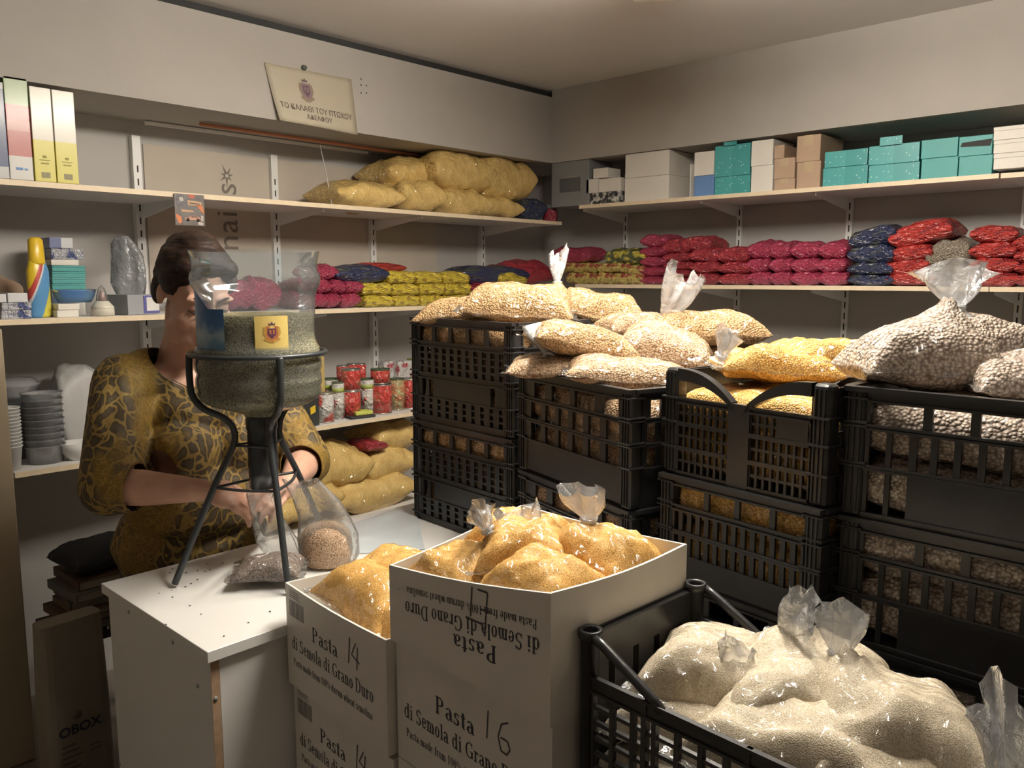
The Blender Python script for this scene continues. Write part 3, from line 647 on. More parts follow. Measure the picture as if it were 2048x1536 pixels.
# ---- on the counter-end stack (chickpeas)
GC = 'clear bags of chickpeas on the crates'
bag(CHICK, at(935, 628, 2.33), .27, .20, .10, -60, (0, -8), 11, 'chickpea bag lying lowest at the left end of the tall crate stack', GC, f=1.08)
bag(CHICK, at(1040, 618, 2.22), .30, .24, .135, -52, (6, 4), 12, 'chickpea bag with bright reflections lying on the tall crate stack', GC, kn=(.10, .07, .05, .11, .028, 14, 26), peak=(.7, .55, .03, .05), f=1.08)
bag(CHICK, at(1195, 628, 2.36), .25, .20, .12, -40, (4, 8), 13, 'chickpea bag at the far right of the tall crate stack', GC, peak=(-.8, 0, .02, .05), f=1.08)
# ---- on the angled stack
bag(CHICK2, at(1115, 738, 1.93), .24, .20, .07, -50, (0, 0), 14, 'chickpea bag lying flat under the others with its knot over the left crate corner', GC, kn=(-.02, -.05, .02, .09, .04, 40, -20), f=1.08)
bag(CHICK, at(1160, 692, 1.92), .25, .19, .105, -38, (-4, 12), 15, 'chickpea bag resting aslant at the left of the angled stack', GC, f=1.08)
bag(CHICK2, at(1262, 756, 1.80), .30, .20, .085, -50, (0, 5), 16, 'pinkish chickpea bag drooping over the front rim of the angled stack', GC, f=1.08)
bag(CHICK2, at(1330, 712, 1.95), .24, .20, .12, -60, (0, 10), 17, 'rounded pinkish chickpea bag in the middle of the angled stack', GC, peak=(-.5, .2, .03, .05), f=1.08)
bag(CHICK, at(1405, 672, 2.10), .30, .20, .12, -44, (-4, -2), 18, 'long chickpea bag pointing right at the back of the angled stack', GC, kn=(-.13, -.04, .01, .15, .032, 12, 22), peak=(-.95, -.3, .02, .05), f=1.08)
bag(CHICK2, at(1270, 660, 2.15), .20, .16, .09, -30, (0, 0), 19, 'chickpea bag half hidden behind the tall knot', GC, f=1.08)
bag(CHICK2, at(1450, 725, 2.12), .24, .2, .10, -40, (0, 0), 20, 'chickpea bag underneath the long one beside the yellow peas', GC, f=1.08)
# ---- yellow split peas
GS = 'clear bags of yellow split peas'
bag(SPLIT, at(1548, 740, 2.00), .29, .20, .11, -50, (0, 3), 21, 'yellow split pea bag wrinkled in front above the wavy rim', GS, kn=(-.115, .0, .012, .06, .022, 0, -12), lump=.2, f=0.885)
bag(SPLIT, at(1655, 722, 2.04), .27, .22, .10, -42, (0, 0), 22, 'yellow split pea bag at the back behind the crinkled one', GS, lump=.2, f=0.885)
bag(SPLIT, at(1600, 712, 2.10), .2, .16, .07, -35, (0, 0), 24, 'small topmost split pea bag with loose clear film', GS, lump=.2, f=0.885)
# ---- white beans
GB = 'clear bags of white beans'
bag(BEAN, at(1830, 738, 1.76), .285, .22, .15, -46, (0, 2), 31, 'big bag of white beans tied on top in a ruffled knot', GB, kn=(.085, .03, .10, .085, .045, 4, 4), peak=(.5, .15, .07, .07), flat=.5, f=0.885)
bag(BEAN, at(1940, 697, 1.98), .26, .22, .15, -40, (0, 0), 32, 'bag of white beans behind the ruffled knot', GB, f=0.885)
bag(BEAN, at(2055, 762, 1.68), .26, .22, .12, -55, (0, -6), 33, 'bag of white beans cut off by the right picture edge', GB, f=0.885)
# ---- pasta in carton 17
GP = 'clear bags of small yellow pasta in the cartons'
bag(ORZO, Vector((.982, 1.045, 1.035)), .175, .165, .12, -90, (0, -4), 41, 'yellow pasta bag in the left corner of carton 17', GP)
bag(ORZO, Vector((1.125, 1.03, 1.065)), .19, .16, .13, -85, (0, 0), 42, 'yellow pasta bag at the back corner of carton 17', GP, kn=(.06, -.06, .035, .06, .03, 30, 10))
bag(ORZO, Vector((1.05, .955, 1.085)), .17, .15, .12, -50, (0, 0), 43, 'yellow pasta bag in the middle of carton 17 with crumpled neck', GP, kn=(-.06, .0, .035, .05, .035, 20, -30))
bag(ORZO, Vector((.978, .845, 1.065)), .18, .165, .13, -94, (4, 4), 44, 'yellow pasta bag heaped at the near printed side of carton 17', GP)
bag(ORZO, Vector((1.125, .835, 1.075)), .19, .17, .14, -92, (0, 4), 45, 'yellow pasta bag filling the right end of carton 17', GP, kn=(-.06, .03, .05, .065, .035, 10, -10))
# ---- pasta in carton 14
bag(ORZO, Vector((1.055, 1.375, .875)), .25, .22, .16, -92, (-4, 10), 46, 'large yellow pasta bag bulging from the left of carton 14', GP, lump=.06)
bag(ORZO, Vector((1.04, 1.24, .850)), .18, .19, .15, -90, (0, 8), 47, 'yellow pasta bag at the right of carton 14 against carton 17', GP, lump=.06)
bag(ORZO, Vector((1.13, 1.42, .90)), .20, .19, .12, -80, (0, 0), 48, 'yellow pasta bag at the back of carton 14', GP, lump=.06)
# ---- rice
GR = 'clear bags of rice in the front crate'
bag(RICE, Vector((1.10, .57, .955)), .27, .20, .15, -72, (0, 4), 51, 'rice bag lying in the far left corner of the front crate', GR, lump=.10)
bag(RICE, Vector((1.115, .45, .955)), .26, .22, .16, -60, (0, 0), 52, 'rice bag tied in the middle of the front crate', GR, kn=(-.05, .07, .065, .085, .03, -20, 26), peak=(-.3, .5, .03, .05))
bag(RICE, Vector((1.10, .335, .95)), .25, .22, .16, -55, (0, 0), 53, 'rice bag with an upright knot at the right of the front crate', GR, kn=(-.055, .06, .085, .075, .024, 0, 0), peak=(-.4, .45, .05, .06))
bag(RICE, Vector((1.045, .60, .905)), .22, .19, .13, -80, (0, 0), 54, 'rice bag against the strapped rim with its knot standing up', GR, kn=(.04, .01, .055, .075, .018, 0, 10))
bag(RICE, Vector((1.045, .40, .925)), .36, .22, .18, -84, (0, 0), 55, 'big rice bag in front nearest the camera', GR, lump=.10)
bag(RICE, Vector((1.075, .225, .905)), .20, .17, .12, -60, (0, 0), 56, 'rice bag with loose film at the bottom right corner', GR, kn=(.03, .0, .055, .10, .045, -8, -14))
# ---- bags packed inside crates, seen through the slots
def fill(sx, sy, ang, w, d, z0, h, mat, n, label, seed):
    c, s_ = math.cos(R(ang)), math.sin(R(ang)); t = (h - .02) / n
    me = None; lay = {1: [''], 2: ['lower ', 'upper '], 3: ['lowest ', 'middle ', 'topmost ']}[n]
    for k in range(n):
        cx, cy = w/2, d/2; x = sx + cx*c - cy*s_; y = sy + cx*s_ + cy*c
        if me is None: me = pillow(w - .028, d - .024, t * 1.15, seed, 18, 14, pinch=.02, flat=.9, ex=6, sq=.35).mesh('food_bag', mat)
        ob('food_bag', me, None, (x, y, z0 + .012 + t*(k + .5)), (0, 0, R(ang + (180 if k % 2 else 0))), lay[k] + label, 'bag', label)
fill(*S1, W1, .30, TZ + H1, H1, CHICK, 3, 'chickpea bag inside the upper crate on the counter end', 61)
fill(*S1, W1, .30, TZ, H1, CHICK, 3, 'chickpea bag inside the lower crate on the counter end', 62)
fill(*S2, W2, .30, 4*H2_, H2_ - .02, CHICK2, 2, 'pinkish chickpea bag inside the top crate of the angled stack', 63)
fill(*S2, W2, .30, 3*H2_, H2_, CHICK2, 2, 'pinkish chickpea bag inside the fourth level crate of the angled stack', 64)
fill(*S3, W3, .30, 5*H3, .19, SPLIT, 2, 'split pea bag inside the crate with handle arches', 65)
fill(*S3, W3, .30, 4*H3, H3, SPLIT, 2, 'split pea bag inside the crate below the handle arches', 66)
fill(*S4, W4, .32, PAL + 4*H4, H4 - .02, BEAN, 2, 'bean bag inside the top crate of the right hand stack', 67)
fill(*S4, W4, .32, PAL + 3*H4, H4, BEAN, 2, 'bean bag inside the second crate down of the right hand stack', 68)
fill(*S4, .36, .32, PAL + 2*H4, H4, BEAN, 2, 'bean bag inside the third crate down of the right hand stack', 70)
fill(FGX, FGY, FGA, .62, .30, .762, .13, RICE, 1, 'rice bag at the bottom of the front crate', 69)
# ================================================================== goods on the right wall shelves
def shelf_box(name, c, d, mat, label, group, cat='box', lid=None, rz=0, tape=None, edge=None):
    o = empty(name, (c[0], c[1], c[2] - d[2]/2), rz, label, cat, group); lh = min(.02, d[2]*.3) if lid else 0
    mb_obj('body', MB().rbox((0, 0, (d[2]-lh)/2), (d[0], d[1], d[2]-lh), .0018, 2), mat, o)
    if lid: mb_obj('lid', MB().rbox((0, 0, d[2]-lh/2), (d[0]+.002, d[1]+.002, lh), .0018, 2), lid, o)
    if tape: mb_obj('tape', MB().bx(-d[0]/2-.0006, d[0]/2, -.02, .02, d[2]-.0002, d[2]+.0004).bx(-d[0]/2-.0006, -d[0]/2, -.02, .02, d[2]*.6, d[2]), tape, o)
    return o
TAPE = plain('parcel_tape', (.50, .38, .25), .25, coat=.5)
def rbox(px0, px1, pyt, zb, depth, mat, label, group, inset=.012, lid=None, tape=None, name='carton_box', ym=None):
    X = XF + inset; a = onx(px0, ym or pyt + 25, X).y; b = onx(px1, ym or pyt + 25, X).y; zt = onx((px0+px1)/2, pyt, X).z
    o = shelf_box(name, (X + depth/2, (a+b)/2, (zb+zt)/2), (depth, a-b-.002, zt-zb-.001), mat, label, group, lid=lid, tape=tape); return zt, o
TEAL = plain('teal_card', (.055, .30, .29), .5, var=.05)
TEALP = printed('teal_star_card', [(0, (.05, .29, .29)), (.5, (.065, .33, .33))], 1, -.05, .05, speck=(55, .16, (.35, .6, .6)))
BLUE = plain('blue_card', (.13, .25, .50), .5)
DGREY = plain('dark_grey_card', (.10, .10, .105), .5); MGREY = plain('mid_grey_card', (.22, .22, .22), .5)
BW = glossy_pack('black_white_print', (.55, .53, .5), (.04, .04, .045), 30, .5)
z1 = RZ[0]; GT = 'boxes on the top right shelf'
z, o = rbox(1103, 1178, 320, z1, .2, MGREY, 'dark grey carton in the corner of the top right shelf', GT, ym=380)
dp = onx(1140, 372, XF + .011); mb_obj('dark_print', MB().rbox((-.1005, 0, .11), (.002, .14, .07), .0008), DGREY, o); mb_obj('silver_stripe', MB().bx(-.102, -.1, -.07, .07, .148, .154).bx(-.102, -.1, -.07, .05, .066, .071), plain('silver', (.4, .4, .42), .3, metal=.6), o)
z, _ = rbox(1180, 1240, 384, z1, .14, BW, 'small carton with black and white print near the shelf corner', GT, ym=395)
z2, _ = rbox(1172, 1196, 358, z, .12, CARTON, 'tiny white box left of two on the printed carton', GT, ym=372)
rbox(1197, 1241, 356, z, .12, CARTON, 'small white box right of two on the printed carton', GT, ym=372)
rbox(1186, 1216, 336, z2, .11, CARTON, 'tiny white box on top of the little pile', GT, ym=348)
z, _ = rbox(1249, 1338, 353, z1, .26, CARTON, 'lower of two wide white boxes on the top right shelf', GT, ym=380)
rbox(1250, 1338, 304, z, .26, CARTON, 'upper of two wide white boxes on the top right shelf', GT, ym=350)
y_ = onx(1380, 380, XF).y
tag(mb_obj('paper_sheet', MB().rbox((XF + .1, y_, z1 + .075), (.2, .004, .15), .001), CARTON), 'white card standing on edge beside the blue box', 'card')
z, _ = rbox(1388, 1428, 351, z1, .2, BLUE, 'blue box under a white one on the top right shelf', GT, ym=375)
rbox(1388, 1428, 303, z, .2, CARTON, 'white box sitting on the blue box', GT, ym=335)
z, _ = rbox(1429, 1500, 352, z1, .2, TEALP, 'lower teal star-printed box beside the blue box', GT, ym=370)
z0_ = z; z, o = rbox(1429, 1500, 289, z, .2, TEALP, 'upper teal star-printed box with a raised tab beside the blue box', GT, ym=330)
mb_obj('tab', MB().bx(-.1, -.097, -.02, .045, z - z0_ - .006, z - z0_ + .022), TEALP, o)
z, _ = rbox(1502, 1546, 331, z1, .2, CARTON, 'lower of two narrow white boxes between teal and brown', GT, ym=355)
rbox(1502, 1546, 280, z, .2, CARTON, 'upper of two narrow white boxes between teal and brown', GT, ym=315)
z, _ = rbox(1548, 1590, 357, z1, .2, BROWN, 'lowest of three small brown boxes on the top right shelf', GT, tape=TAPE, ym=368)
z, _ = rbox(1548, 1590, 316, z, .2, BROWN, 'middle of three small brown boxes on the top right shelf', GT, tape=TAPE, ym=336)
rbox(1548, 1569, 290, z, .16, BROWN, 'smallest brown box on top of the three', GT, ym=305)
z, _ = rbox(1593, 1641, 323, z1, .24, BROWN, 'lower of two tall brown boxes left of the teal boxes', GT, tape=TAPE, ym=350)
rbox(1593, 1641, 270, z, .24, BROWN, 'upper of two tall brown boxes left of the teal boxes', GT, tape=TAPE, ym=300)
za, _ = rbox(1645, 1735, 333, z1, .25, TEALP, 'lower left teal star box of the four', GT, ym=355)
zb_, _ = rbox(1737, 1839, 327, z1, .25, TEALP, 'lower right teal star box of the four', GT, ym=345)
rbox(1649, 1735, 300, za, .25, TEALP, 'upper left teal star box of the four', GT, ym=318)
zt_, o = rbox(1737, 1839, 288, zb_, .25, TEALP, 'upper right teal star box with a raised tab', GT, ym=310)
mb_obj('tab', MB().bx(-.125, -.122, -.03, .055, zt_ - zb_ - .006, zt_ - zb_ + .03), TEALP, o)
za, _ = rbox(1842, 1916, 315, z1, .25, TEAL, 'lower left plain teal box', GT, ym=335)
zb_, _ = rbox(1917, 1985, 311, z1, .25, TEAL, 'lower right plain teal box', GT, ym=330)
rbox(1842, 1916, 277, za, .25, TEAL, 'upper left plain teal box', GT, ym=298)
_, o = rbox(1917, 1985, 271, zb_, .25, TEAL, 'upper right plain teal box with a black emblem', GT, ym=293)
mb_obj('emblem', MB().add([(-.126, -.055, .055), (-.126, .045, .05), (-.126, .05, .035), (-.126, -.05, .03)], [(0, 1, 2, 3)]), DARK, o)
zb = RZ[0] + .012
for k, nm in enumerate(('lowest', 'middle', 'topmost')): zb, _ = rbox(1987, 2075, (304, 277, 250)[k], zb, .28, CARTON, nm + ' of three white boxes at the right end of the top shelf', GT, inset=-.012, lid=CARTON, ym=(318, 291, 265)[k])
# ------------------------------------------------------------------ packets
RED = glossy_pack('red_packet', (.36, .03, .045), (.26, .02, .035), 3, .6, .35, 5.0); RED2 = glossy_pack('bright_red_packet', (.42, .035, .03), (.22, .015, .02), 2, .6, .35, 5.0); PINKR = glossy_pack('crimson_packet', (.38, .035, .085), (.30, .03, .07), 2.4, .6, .35, 5.0)
NAVY = glossy_pack('navy_packet', (.022, .03, .085), (.05, .055, .06), 4, .58, .35, 5.0); YEL = glossy_pack('yellow_packet', (.76, .58, .06), (.40, .26, .05), 5, .6, .4, 6.0); YELR = glossy_pack('yellow_red_packet', (.62, .50, .14), (.42, .10, .06), 3, .56, .4, 5.0)
GRN = glossy_pack('green_yellow_packet', (.10, .12, .05), (.55, .46, .07), 2.6, .52, .4, 5.0); BEIGE = grain_bag('beige_beans', [(.58, .50, .40), (.62, .54, .44), (.50, .42, .33)], .035, (.2, .16, .12), wr=5.0)
pk_cache = {}
def packet(plane, bb, mat, label, group, depth=.2, inset=.035, tilt=0, seed=None, boxy=False, yawj=0, over=1.12):
    x0, y0, x1, y1 = bb; cx, cy = (x0+x1)/2, (y0+y1)/2
    if plane == 'x': X = XF + inset; p = onx(cx, cy, X); wdt = (onx(x0, cy, X) - onx(x1, cy, X)).length; h = onx(cx, y0, X).z - onx(cx, y1, X).z; c = Vector((X + depth/2 - .02, p.y, p.z)); yaw = -90
    else: X = YF + inset; p = ony(cx, cy, X); wdt = (ony(x0, cy, X) - ony(x1, cy, X)).length; h = ony(cx, y0, X).z - ony(cx, y1, X).z; c = Vector((p.x, X + depth/2 - .02, p.z)); yaw = 0
    rn = random.Random(int(x0*7 + y0*13)); kind = (mat.name, rn.randint(0, 3), boxy)
    if kind not in pk_cache: pk_cache[kind] = pillow(1, 1, 1, len(pk_cache) + 200, 16, 12, pinch=.04 if boxy else .07, flat=1.0, ex=6 if boxy else 3.6, sq=.35 if boxy else .44, lump=.16).mesh('packet', mat)
    return ob('food_packet', pk_cache[kind], None, c, (0, R(tilt), R(yaw + yawj + rn.uniform(-4, 4))), label, 'packet', group, scale=(wdt*over, depth, h*over))
GK = 'packets on the right wall shelf'
packet('x', (1105, 496, 1176, 526), PINKR, 'single dull red packet lying on yellow ones in the shelf corner', GK)
yl = ['first', 'second', 'third', 'fourth', 'fifth']
for k in range(5): packet('x', (1106 + k*30.4, 527, 1136 + k*30.4, 546), YELR, yl[k] + ' from the left in the upper row of yellow packets near the corner', GK, boxy=True)
packet('x', (1258, 531, 1287, 551), YELR, 'yellow packet at the right end of the upper row by the red column', GK, boxy=True)
for k in range(5): packet('x', (1136 + k*30.4, 546, 1166 + k*30.4, 569), YELR, yl[k] + ' from the left in the lower row of yellow packets near the corner', GK, boxy=True)
packet('x', (1213, 500, 1248, 530), GRN, 'left dark green and yellow packet on the yellow rows', GK); packet('x', (1246, 500, 1288, 528), GRN, 'right dark green and yellow packet on the yellow rows', GK)
rw = ['top', 'second', 'third', 'fourth', 'bottom']
for k, (a, b) in enumerate([(470, 494), (493, 514), (513, 534), (533, 553), (552, 570)]): packet('x', (1284, a, 1333, b), PINKR, rw[k] + ' crimson packet in the five-high column next to the yellow rows', GK)
for k, (a, b) in enumerate([(478, 507), (506, 526), (523, 541), (540, 556), (555, 570)]): packet('x', (1330, a, 1382, b), RED, rw[k] + ' packet in the second red column from the yellow rows', GK)
packet('x', (1366, 474, 1420, 503), RED, 'dark red packet perched on the second red column', GK, tilt=3)
cn = ['first', 'second', 'third', 'fourth', 'fifth', 'sixth']
cols_ = [(1382, 1438), (1438, 1498), (1498, 1541), (1541, 1584), (1584, 1638), (1639, 1694)]
for j, (a, b) in enumerate(cols_):
    tops = [(496, 526), (524, 548), (547, 570)] if j < 2 else [(484, 518), (516, 546), (543, 571)]
    for k, (t0, t1) in enumerate(tops): packet('x', (a, t0, b, t1), RED if j < 2 else PINKR, '%s red packet in column %s of the long three-high red row' % (('top', 'middle', 'bottom')[k], ('one', 'two', 'three', 'four', 'five', 'six')[j]), GK)
for k, (a, b) in enumerate([(455, 493), (490, 528), (526, 552), (549, 572)]): packet('x', (1700, a, 1786, b), NAVY, ('topmost tilted', 'second', 'third', 'bottom')[k] + ' navy packet between the red stacks', GK, tilt=-12 if k == 0 else 0)
for k, (x0, x1, a, b) in enumerate([(1782, 1902, 446, 490), (1782, 1866, 491, 523), (1768, 1860, 519, 552), (1777, 1870, 546, 572)]): packet('x', (x0, a, x1, b), RED2, ('topmost tilted', 'second', 'third', 'bottom')[k] + ' bright red packet right of the navy stack', GK, tilt=(-9, -3, -8, -2)[k])
for k, (x0, x1, a, b) in enumerate([(1856, 1938, 482, 534), (1852, 1946, 531, 556), (1856, 1957, 553, 573)]): packet('x', (x0, a, x1, b), BEIGE, ('topmost', 'middle', 'bottom')[k] + ' clear packet of beige beans between the red stacks', GK, tilt=-14 if k == 0 else 0)
for k, (a, b) in enumerate([(453, 486), (485, 518), (514, 544), (542, 572)]): packet('x', (1942, a, 2032, b), RED2, ('topmost', 'second', 'third', 'bottom')[k] + ' bright red packet right of the beige beans', GK)
for k, (a, b) in enumerate([(470, 502), (500, 528), (526, 550), (548, 572)]): packet('x', (2030, a, 2100, b), RED2, ('topmost', 'second', 'third', 'bottom')[k] + ' red packet cut by the right picture edge', GK)
# ================================================================== goods on the left wall shelves
GL = 'packets on the middle left shelf'
packet('y', (632, 531, 672, 560), PINKR, 'topmost red packet left of the yellow packs', GL)
for k, (a, b) in enumerate([(600, 630), (628, 660), (660, 688), (688, 722)]): packet('y', (a, 558, b, 588), PINKR, ('first', 'second', 'third', 'fourth')[k] + ' red packet in the middle row left of the yellow packs', GL)
for k, (a, b) in enumerate([(590, 622), (622, 652), (654, 680), (682, 718)]): packet('y', (a, 586, b, 615), PINKR, ('first', 'second', 'third', 'fourth')[k] + ' red packet in the bottom row left of the yellow packs', GL)
for k, (a, b) in enumerate([(400, 452), (452, 505), (505, 560)]): packet('y', (a, 560, b, 618), PINKR, ('first', 'second', 'third')[k] + ' red packet seen through the water bottle', GL)
packet('y', (674, 533, 774, 567), NAVY, 'navy packet lying across the red and yellow packs', GL); packet('y', (727, 527, 808, 545), RED2, 'thin red packet lying on the yellow packs', GL, inset=.12)
for k, (a, b) in enumerate([(772, 828), (828, 882), (884, 936)]): packet('y', (a, 544, b, 570), YEL, ('left', 'middle', 'right')[k] + ' yellow pack in the top row of three', GL, boxy=True, over=1.04)
for k, (a, b) in enumerate([(723, 783), (783, 836), (836, 888), (888, 941)]): packet('y', (a, 567, b, 592), YEL, yl[k] + ' yellow pack in the middle row of four', GL, boxy=True, over=1.04)
for k, (a, b) in enumerate([(726, 785), (785, 837), (837, 890), (890, 942)]): packet('y', (a, 590, b, 615), YEL, yl[k] + ' yellow pack in the bottom row of four', GL, boxy=True, over=1.04)
packet('y', (934, 534, 1052, 569), NAVY, 'navy packet right of the yellow packs', GL); packet('y', (1006, 526, 1106, 570), RED, 'dull red packet heaped at the corner end of the left shelf', GL, inset=.06)
packet('y', (940, 566, 1032, 589), RED, 'red packet under the navy one at the corner', GL); packet('y', (940, 586, 1010, 606), NAVY, 'lowest navy packet at the corner end', GL); packet('y', (1000, 545, 1050, 572), YEL, 'small yellow packet among the dark ones', GL, inset=.02)
# ---- noodle bags
GN = 'big clear bags of noodle nests'
def nbag(bb, label, inset=.04, depth=.26, tilt=0, seed=0, over=1.1):
    x0, y0, x1, y1 = bb; cx, cy = (x0+x1)/2, (y0+y1)/2; X = YF + inset; p = ony(cx, cy, X); wd = (ony(x0, cy, X) - ony(x1, cy, X)).length*over; h = (ony(cx, y0, X).z - ony(cx, y1, X).z)*over
    me = pillow(wd, depth, h, seed, 24, 16, pinch=.06, flat=1.0, lump=.25).mesh('noodle_bag', NEST)
    return ob('noodle_bag', me, None, (p.x, X + depth/2, p.z), (0, R(tilt), 0), label, 'bag', GN)
for k, (bb, lb, ins) in enumerate([((686, 364, 812, 416), 'noodle bag lying lowest left on the top shelf', .0), ((814, 358, 895, 421), 'noodle bag beside the lowest left one on the top shelf', .0), ((888, 378, 990, 428), 'noodle bag in the bottom middle of the top shelf pile', .0), ((972, 394, 1050, 436), 'noodle bag at the bottom right of the top shelf pile', .0),
    ((788, 320, 906, 378), 'noodle bag upper left in the top shelf pile', .10), ((882, 302, 994, 384), 'topmost noodle bag of the top shelf pile', .02), ((978, 312, 1075, 400), 'noodle bag upper right of the top shelf pile with glinting film', .02)]): nbag(bb, lb, ins, seed=300 + k, depth=.28)
for k, (bb, lb, ins) in enumerate([((614, 900, 748, 986), 'large noodle bag behind the stand on the lowest shelf', .02), ((744, 900, 840, 966), 'noodle bag beside the crates on the lowest shelf', .04), ((764, 850, 850, 902), 'noodle bag stacked highest under the tin shelf', .06), ((684, 964, 840, 1022), 'noodle bag at the bottom right of the lowest shelf', .0), ((560, 975, 690, 1040), 'noodle bag at the bottom left of the lowest shelf', .0), ((500, 1010, 640, 1065), 'noodle bag low behind the woman', -.02)]): nbag(bb, lb, ins, seed=320 + k, depth=.30)
packet('y', (735, 884, 772, 904), RED, 'small dark red packet on the noodle bags', GN, inset=.05)
# ---- pair of things at the corner end of the top left shelf
packet('y', (1046, 400, 1088, 436), NAVY, 'dark packet beside the red jar at the shelf corner', GL, depth=.12)
p = ony(1100, 436, YF + .06); jar = empty('jar', (p.x, p.y, LZ[0] + .001), 0, 'red preserve jar with a black lid at the corner end of the top left shelf', 'jar')
mb_obj('glass', MB().lathe([(.036, 0), (.042, .006), (.042, .055), (.036, .068), (0, .068)], 20), glossy_pack('red_jar', (.28, .02, .04)), jar); mb_obj('lid', MB().lathe([(.039, .068), (.039, .088), (.036, .09), (0, .09)], 20), DGREY, jar)
# ---- boxes at the left end of the top shelf
def lbox(px0, px1, pyt, zb, depth, mat, label, group, inset=.0, name='carton_box', ym=350, **k):
    Y = YF + inset; a = ony(px0, ym, Y).x; b = ony(px1, ym, Y).x; zt = ony((px0+px1)/2, pyt, Y).z
    return zt, shelf_box(name, ((a+b)/2, Y + depth/2, (zb+zt)/2), (b-a-.0015, depth, zt-zb-.001), mat, label, group, **k)
GF = 'tall food boxes on the top left shelf'
lbox(-30, 20, 163, LZ[0], .2, printed('navy_box_print', [(0, (.5, .5, .5)), (.12, (.06, .08, .17)), (.5, (.05, .06, .13)), (.9, (.4, .4, .42))], 2, 0, .3), 'navy food box cut by the left picture edge', GF)
_, o = lbox(20, 68, 156, LZ[0], .2, printed('red_green_box_print', [(0, (.62, .60, .57)), (.24, (.40, .10, .09)), (.5, (.48, .22, .20)), (.6, (.40, .10, .10)), (.76, (.26, .34, .17))], 2, 0, .3, interp='CONSTANT'), 'red and green food box with white base', GF)
mb_obj('blue_mark', MB().bx(-.016, .004, -.1008, -.1003, .03, .038).bx(.008, .018, -.1008, -.1003, .03, .036), BLUE, o)
ybox = printed('yellow_white_box_print', [(0, (.62, .55, .10)), (.5, (.66, .62, .54))], 2, 0, .26)
for k, (a, b, t) in enumerate([(70, 113, 176), (114, 158, 183)]):
    _, o = lbox(a, b, t, LZ[0], .2, ybox, ('left', 'right')[k] + ' of two tall yellow and white boxes', GF)
    m = MB()
    for q in range(12): m.bx(-.012 + q*.0022, -.0108 + q*.0022, -.1006, -.1003, .012, .03)
    mb_obj('barcode', m, plain('grey_ink', (.22, .2, .19), .6), o)
    mb_obj('print', MB().bx(-.012, .012, -.1006, -.1003, .055, .060).bx(-.016, .016, -.1006, -.1003, .066, .069).bx(-.006, .006, -.1006, -.1003, .074, .082), plain('olive_ink', (.35, .32, .08), .6), o)
# ---- left end of the middle shelf
GM = 'odds and ends on the left end of the middle shelf'
FOIL = glossy_pack('foil_pack', (.55, .55, .60), (.10, .12, .28), 45, .57, .15, 60.0)
z, _ = lbox(2, 64, 620, LZ[1], .12, FOIL, 'lower shiny white and blue packet at the left end of the middle shelf', GM, inset=.01, ym=630)
z, _ = lbox(3, 64, 605, z, .12, FOIL, 'upper shiny white and blue packet at the left end of the middle shelf', GM, inset=.01, ym=612)
WBL = plain('white_blue_pack', (.62, .61, .62), .4)
lbox(15, 56, 586, z, .10, WBL, 'small white pack on the shiny packets', GM, inset=.02, ym=595); lbox(-14, 13, 588, z, .10, WBL, 'small white pack cut by the left picture edge', GM, inset=.02, ym=595)
p = ony(25, 565, 3.12); tag(ob('paper_bag', pillow(.16, .12, .12, 5, 16, 12).mesh('paper_bag', BROWN), None, (p.x - .03, 3.2, LZ[1] + .075), (0, R(25), R(-30))), 'crumpled brown paper bag behind the white packs', 'paper bag')
# detergent bottle
xa, xb = ony(64, 600, YF + .03).x, ony(112, 600, YF + .03).x; bw = xb - xa; bz = LZ[1] + .001; zt = ony(85, 512, YF + .03).z - bz; zc = ony(82, 474, YF + .03).z - bz
b = empty('cleaning_bottle', ((xa+xb)/2, YF + .075, bz), R(18), 'blue and yellow cleaning fluid bottle with a yellow cap', 'bottle')
m, nt, p_ = newmat('bottle_print'); tc = nt.nodes.new('ShaderNodeTexCoord'); sp = nt.nodes.new('ShaderNodeSeparateXYZ'); lk(nt, tc.outputs['Object'], sp.inputs[0])
ma = node(nt, 'ShaderNodeMath', _operation='MULTIPLY_ADD'); ma.inputs[1].default_value = -2.6; lk(nt, sp.outputs[0], ma.inputs[0]); lk(nt, sp.outputs[2], ma.inputs[2])
lk(nt, ramp(nt, ma.outputs[0], [(0, (.62, .55, .08)), (.02, (.10, .27, .50)), (.135, (.6, .6, .6)), (.15, (.45, .06, .05)), (.185, (.70, .50, .03))], 'CONSTANT'), p_.inputs['Base Color']); p_.inputs['Roughness'].default_value = .3
mb_obj('body', MB().lathe([(.0, 0), (bw*.47, 0), (bw*.52, .008), (bw*.52, zt*.75), (bw*.36, zt*.95), (bw*.25, zt), (0, zt)], 24, sy=.62), m, b)
mb_obj('cap', MB().lathe([(bw*.36, zt*.86), (bw*.38, zt*.9), (bw*.33, zc*.97), (bw*.2, zc), (0, zc)], 20, sy=.75), plain('yellow_plastic', (.72, .48, .03), .3), b)
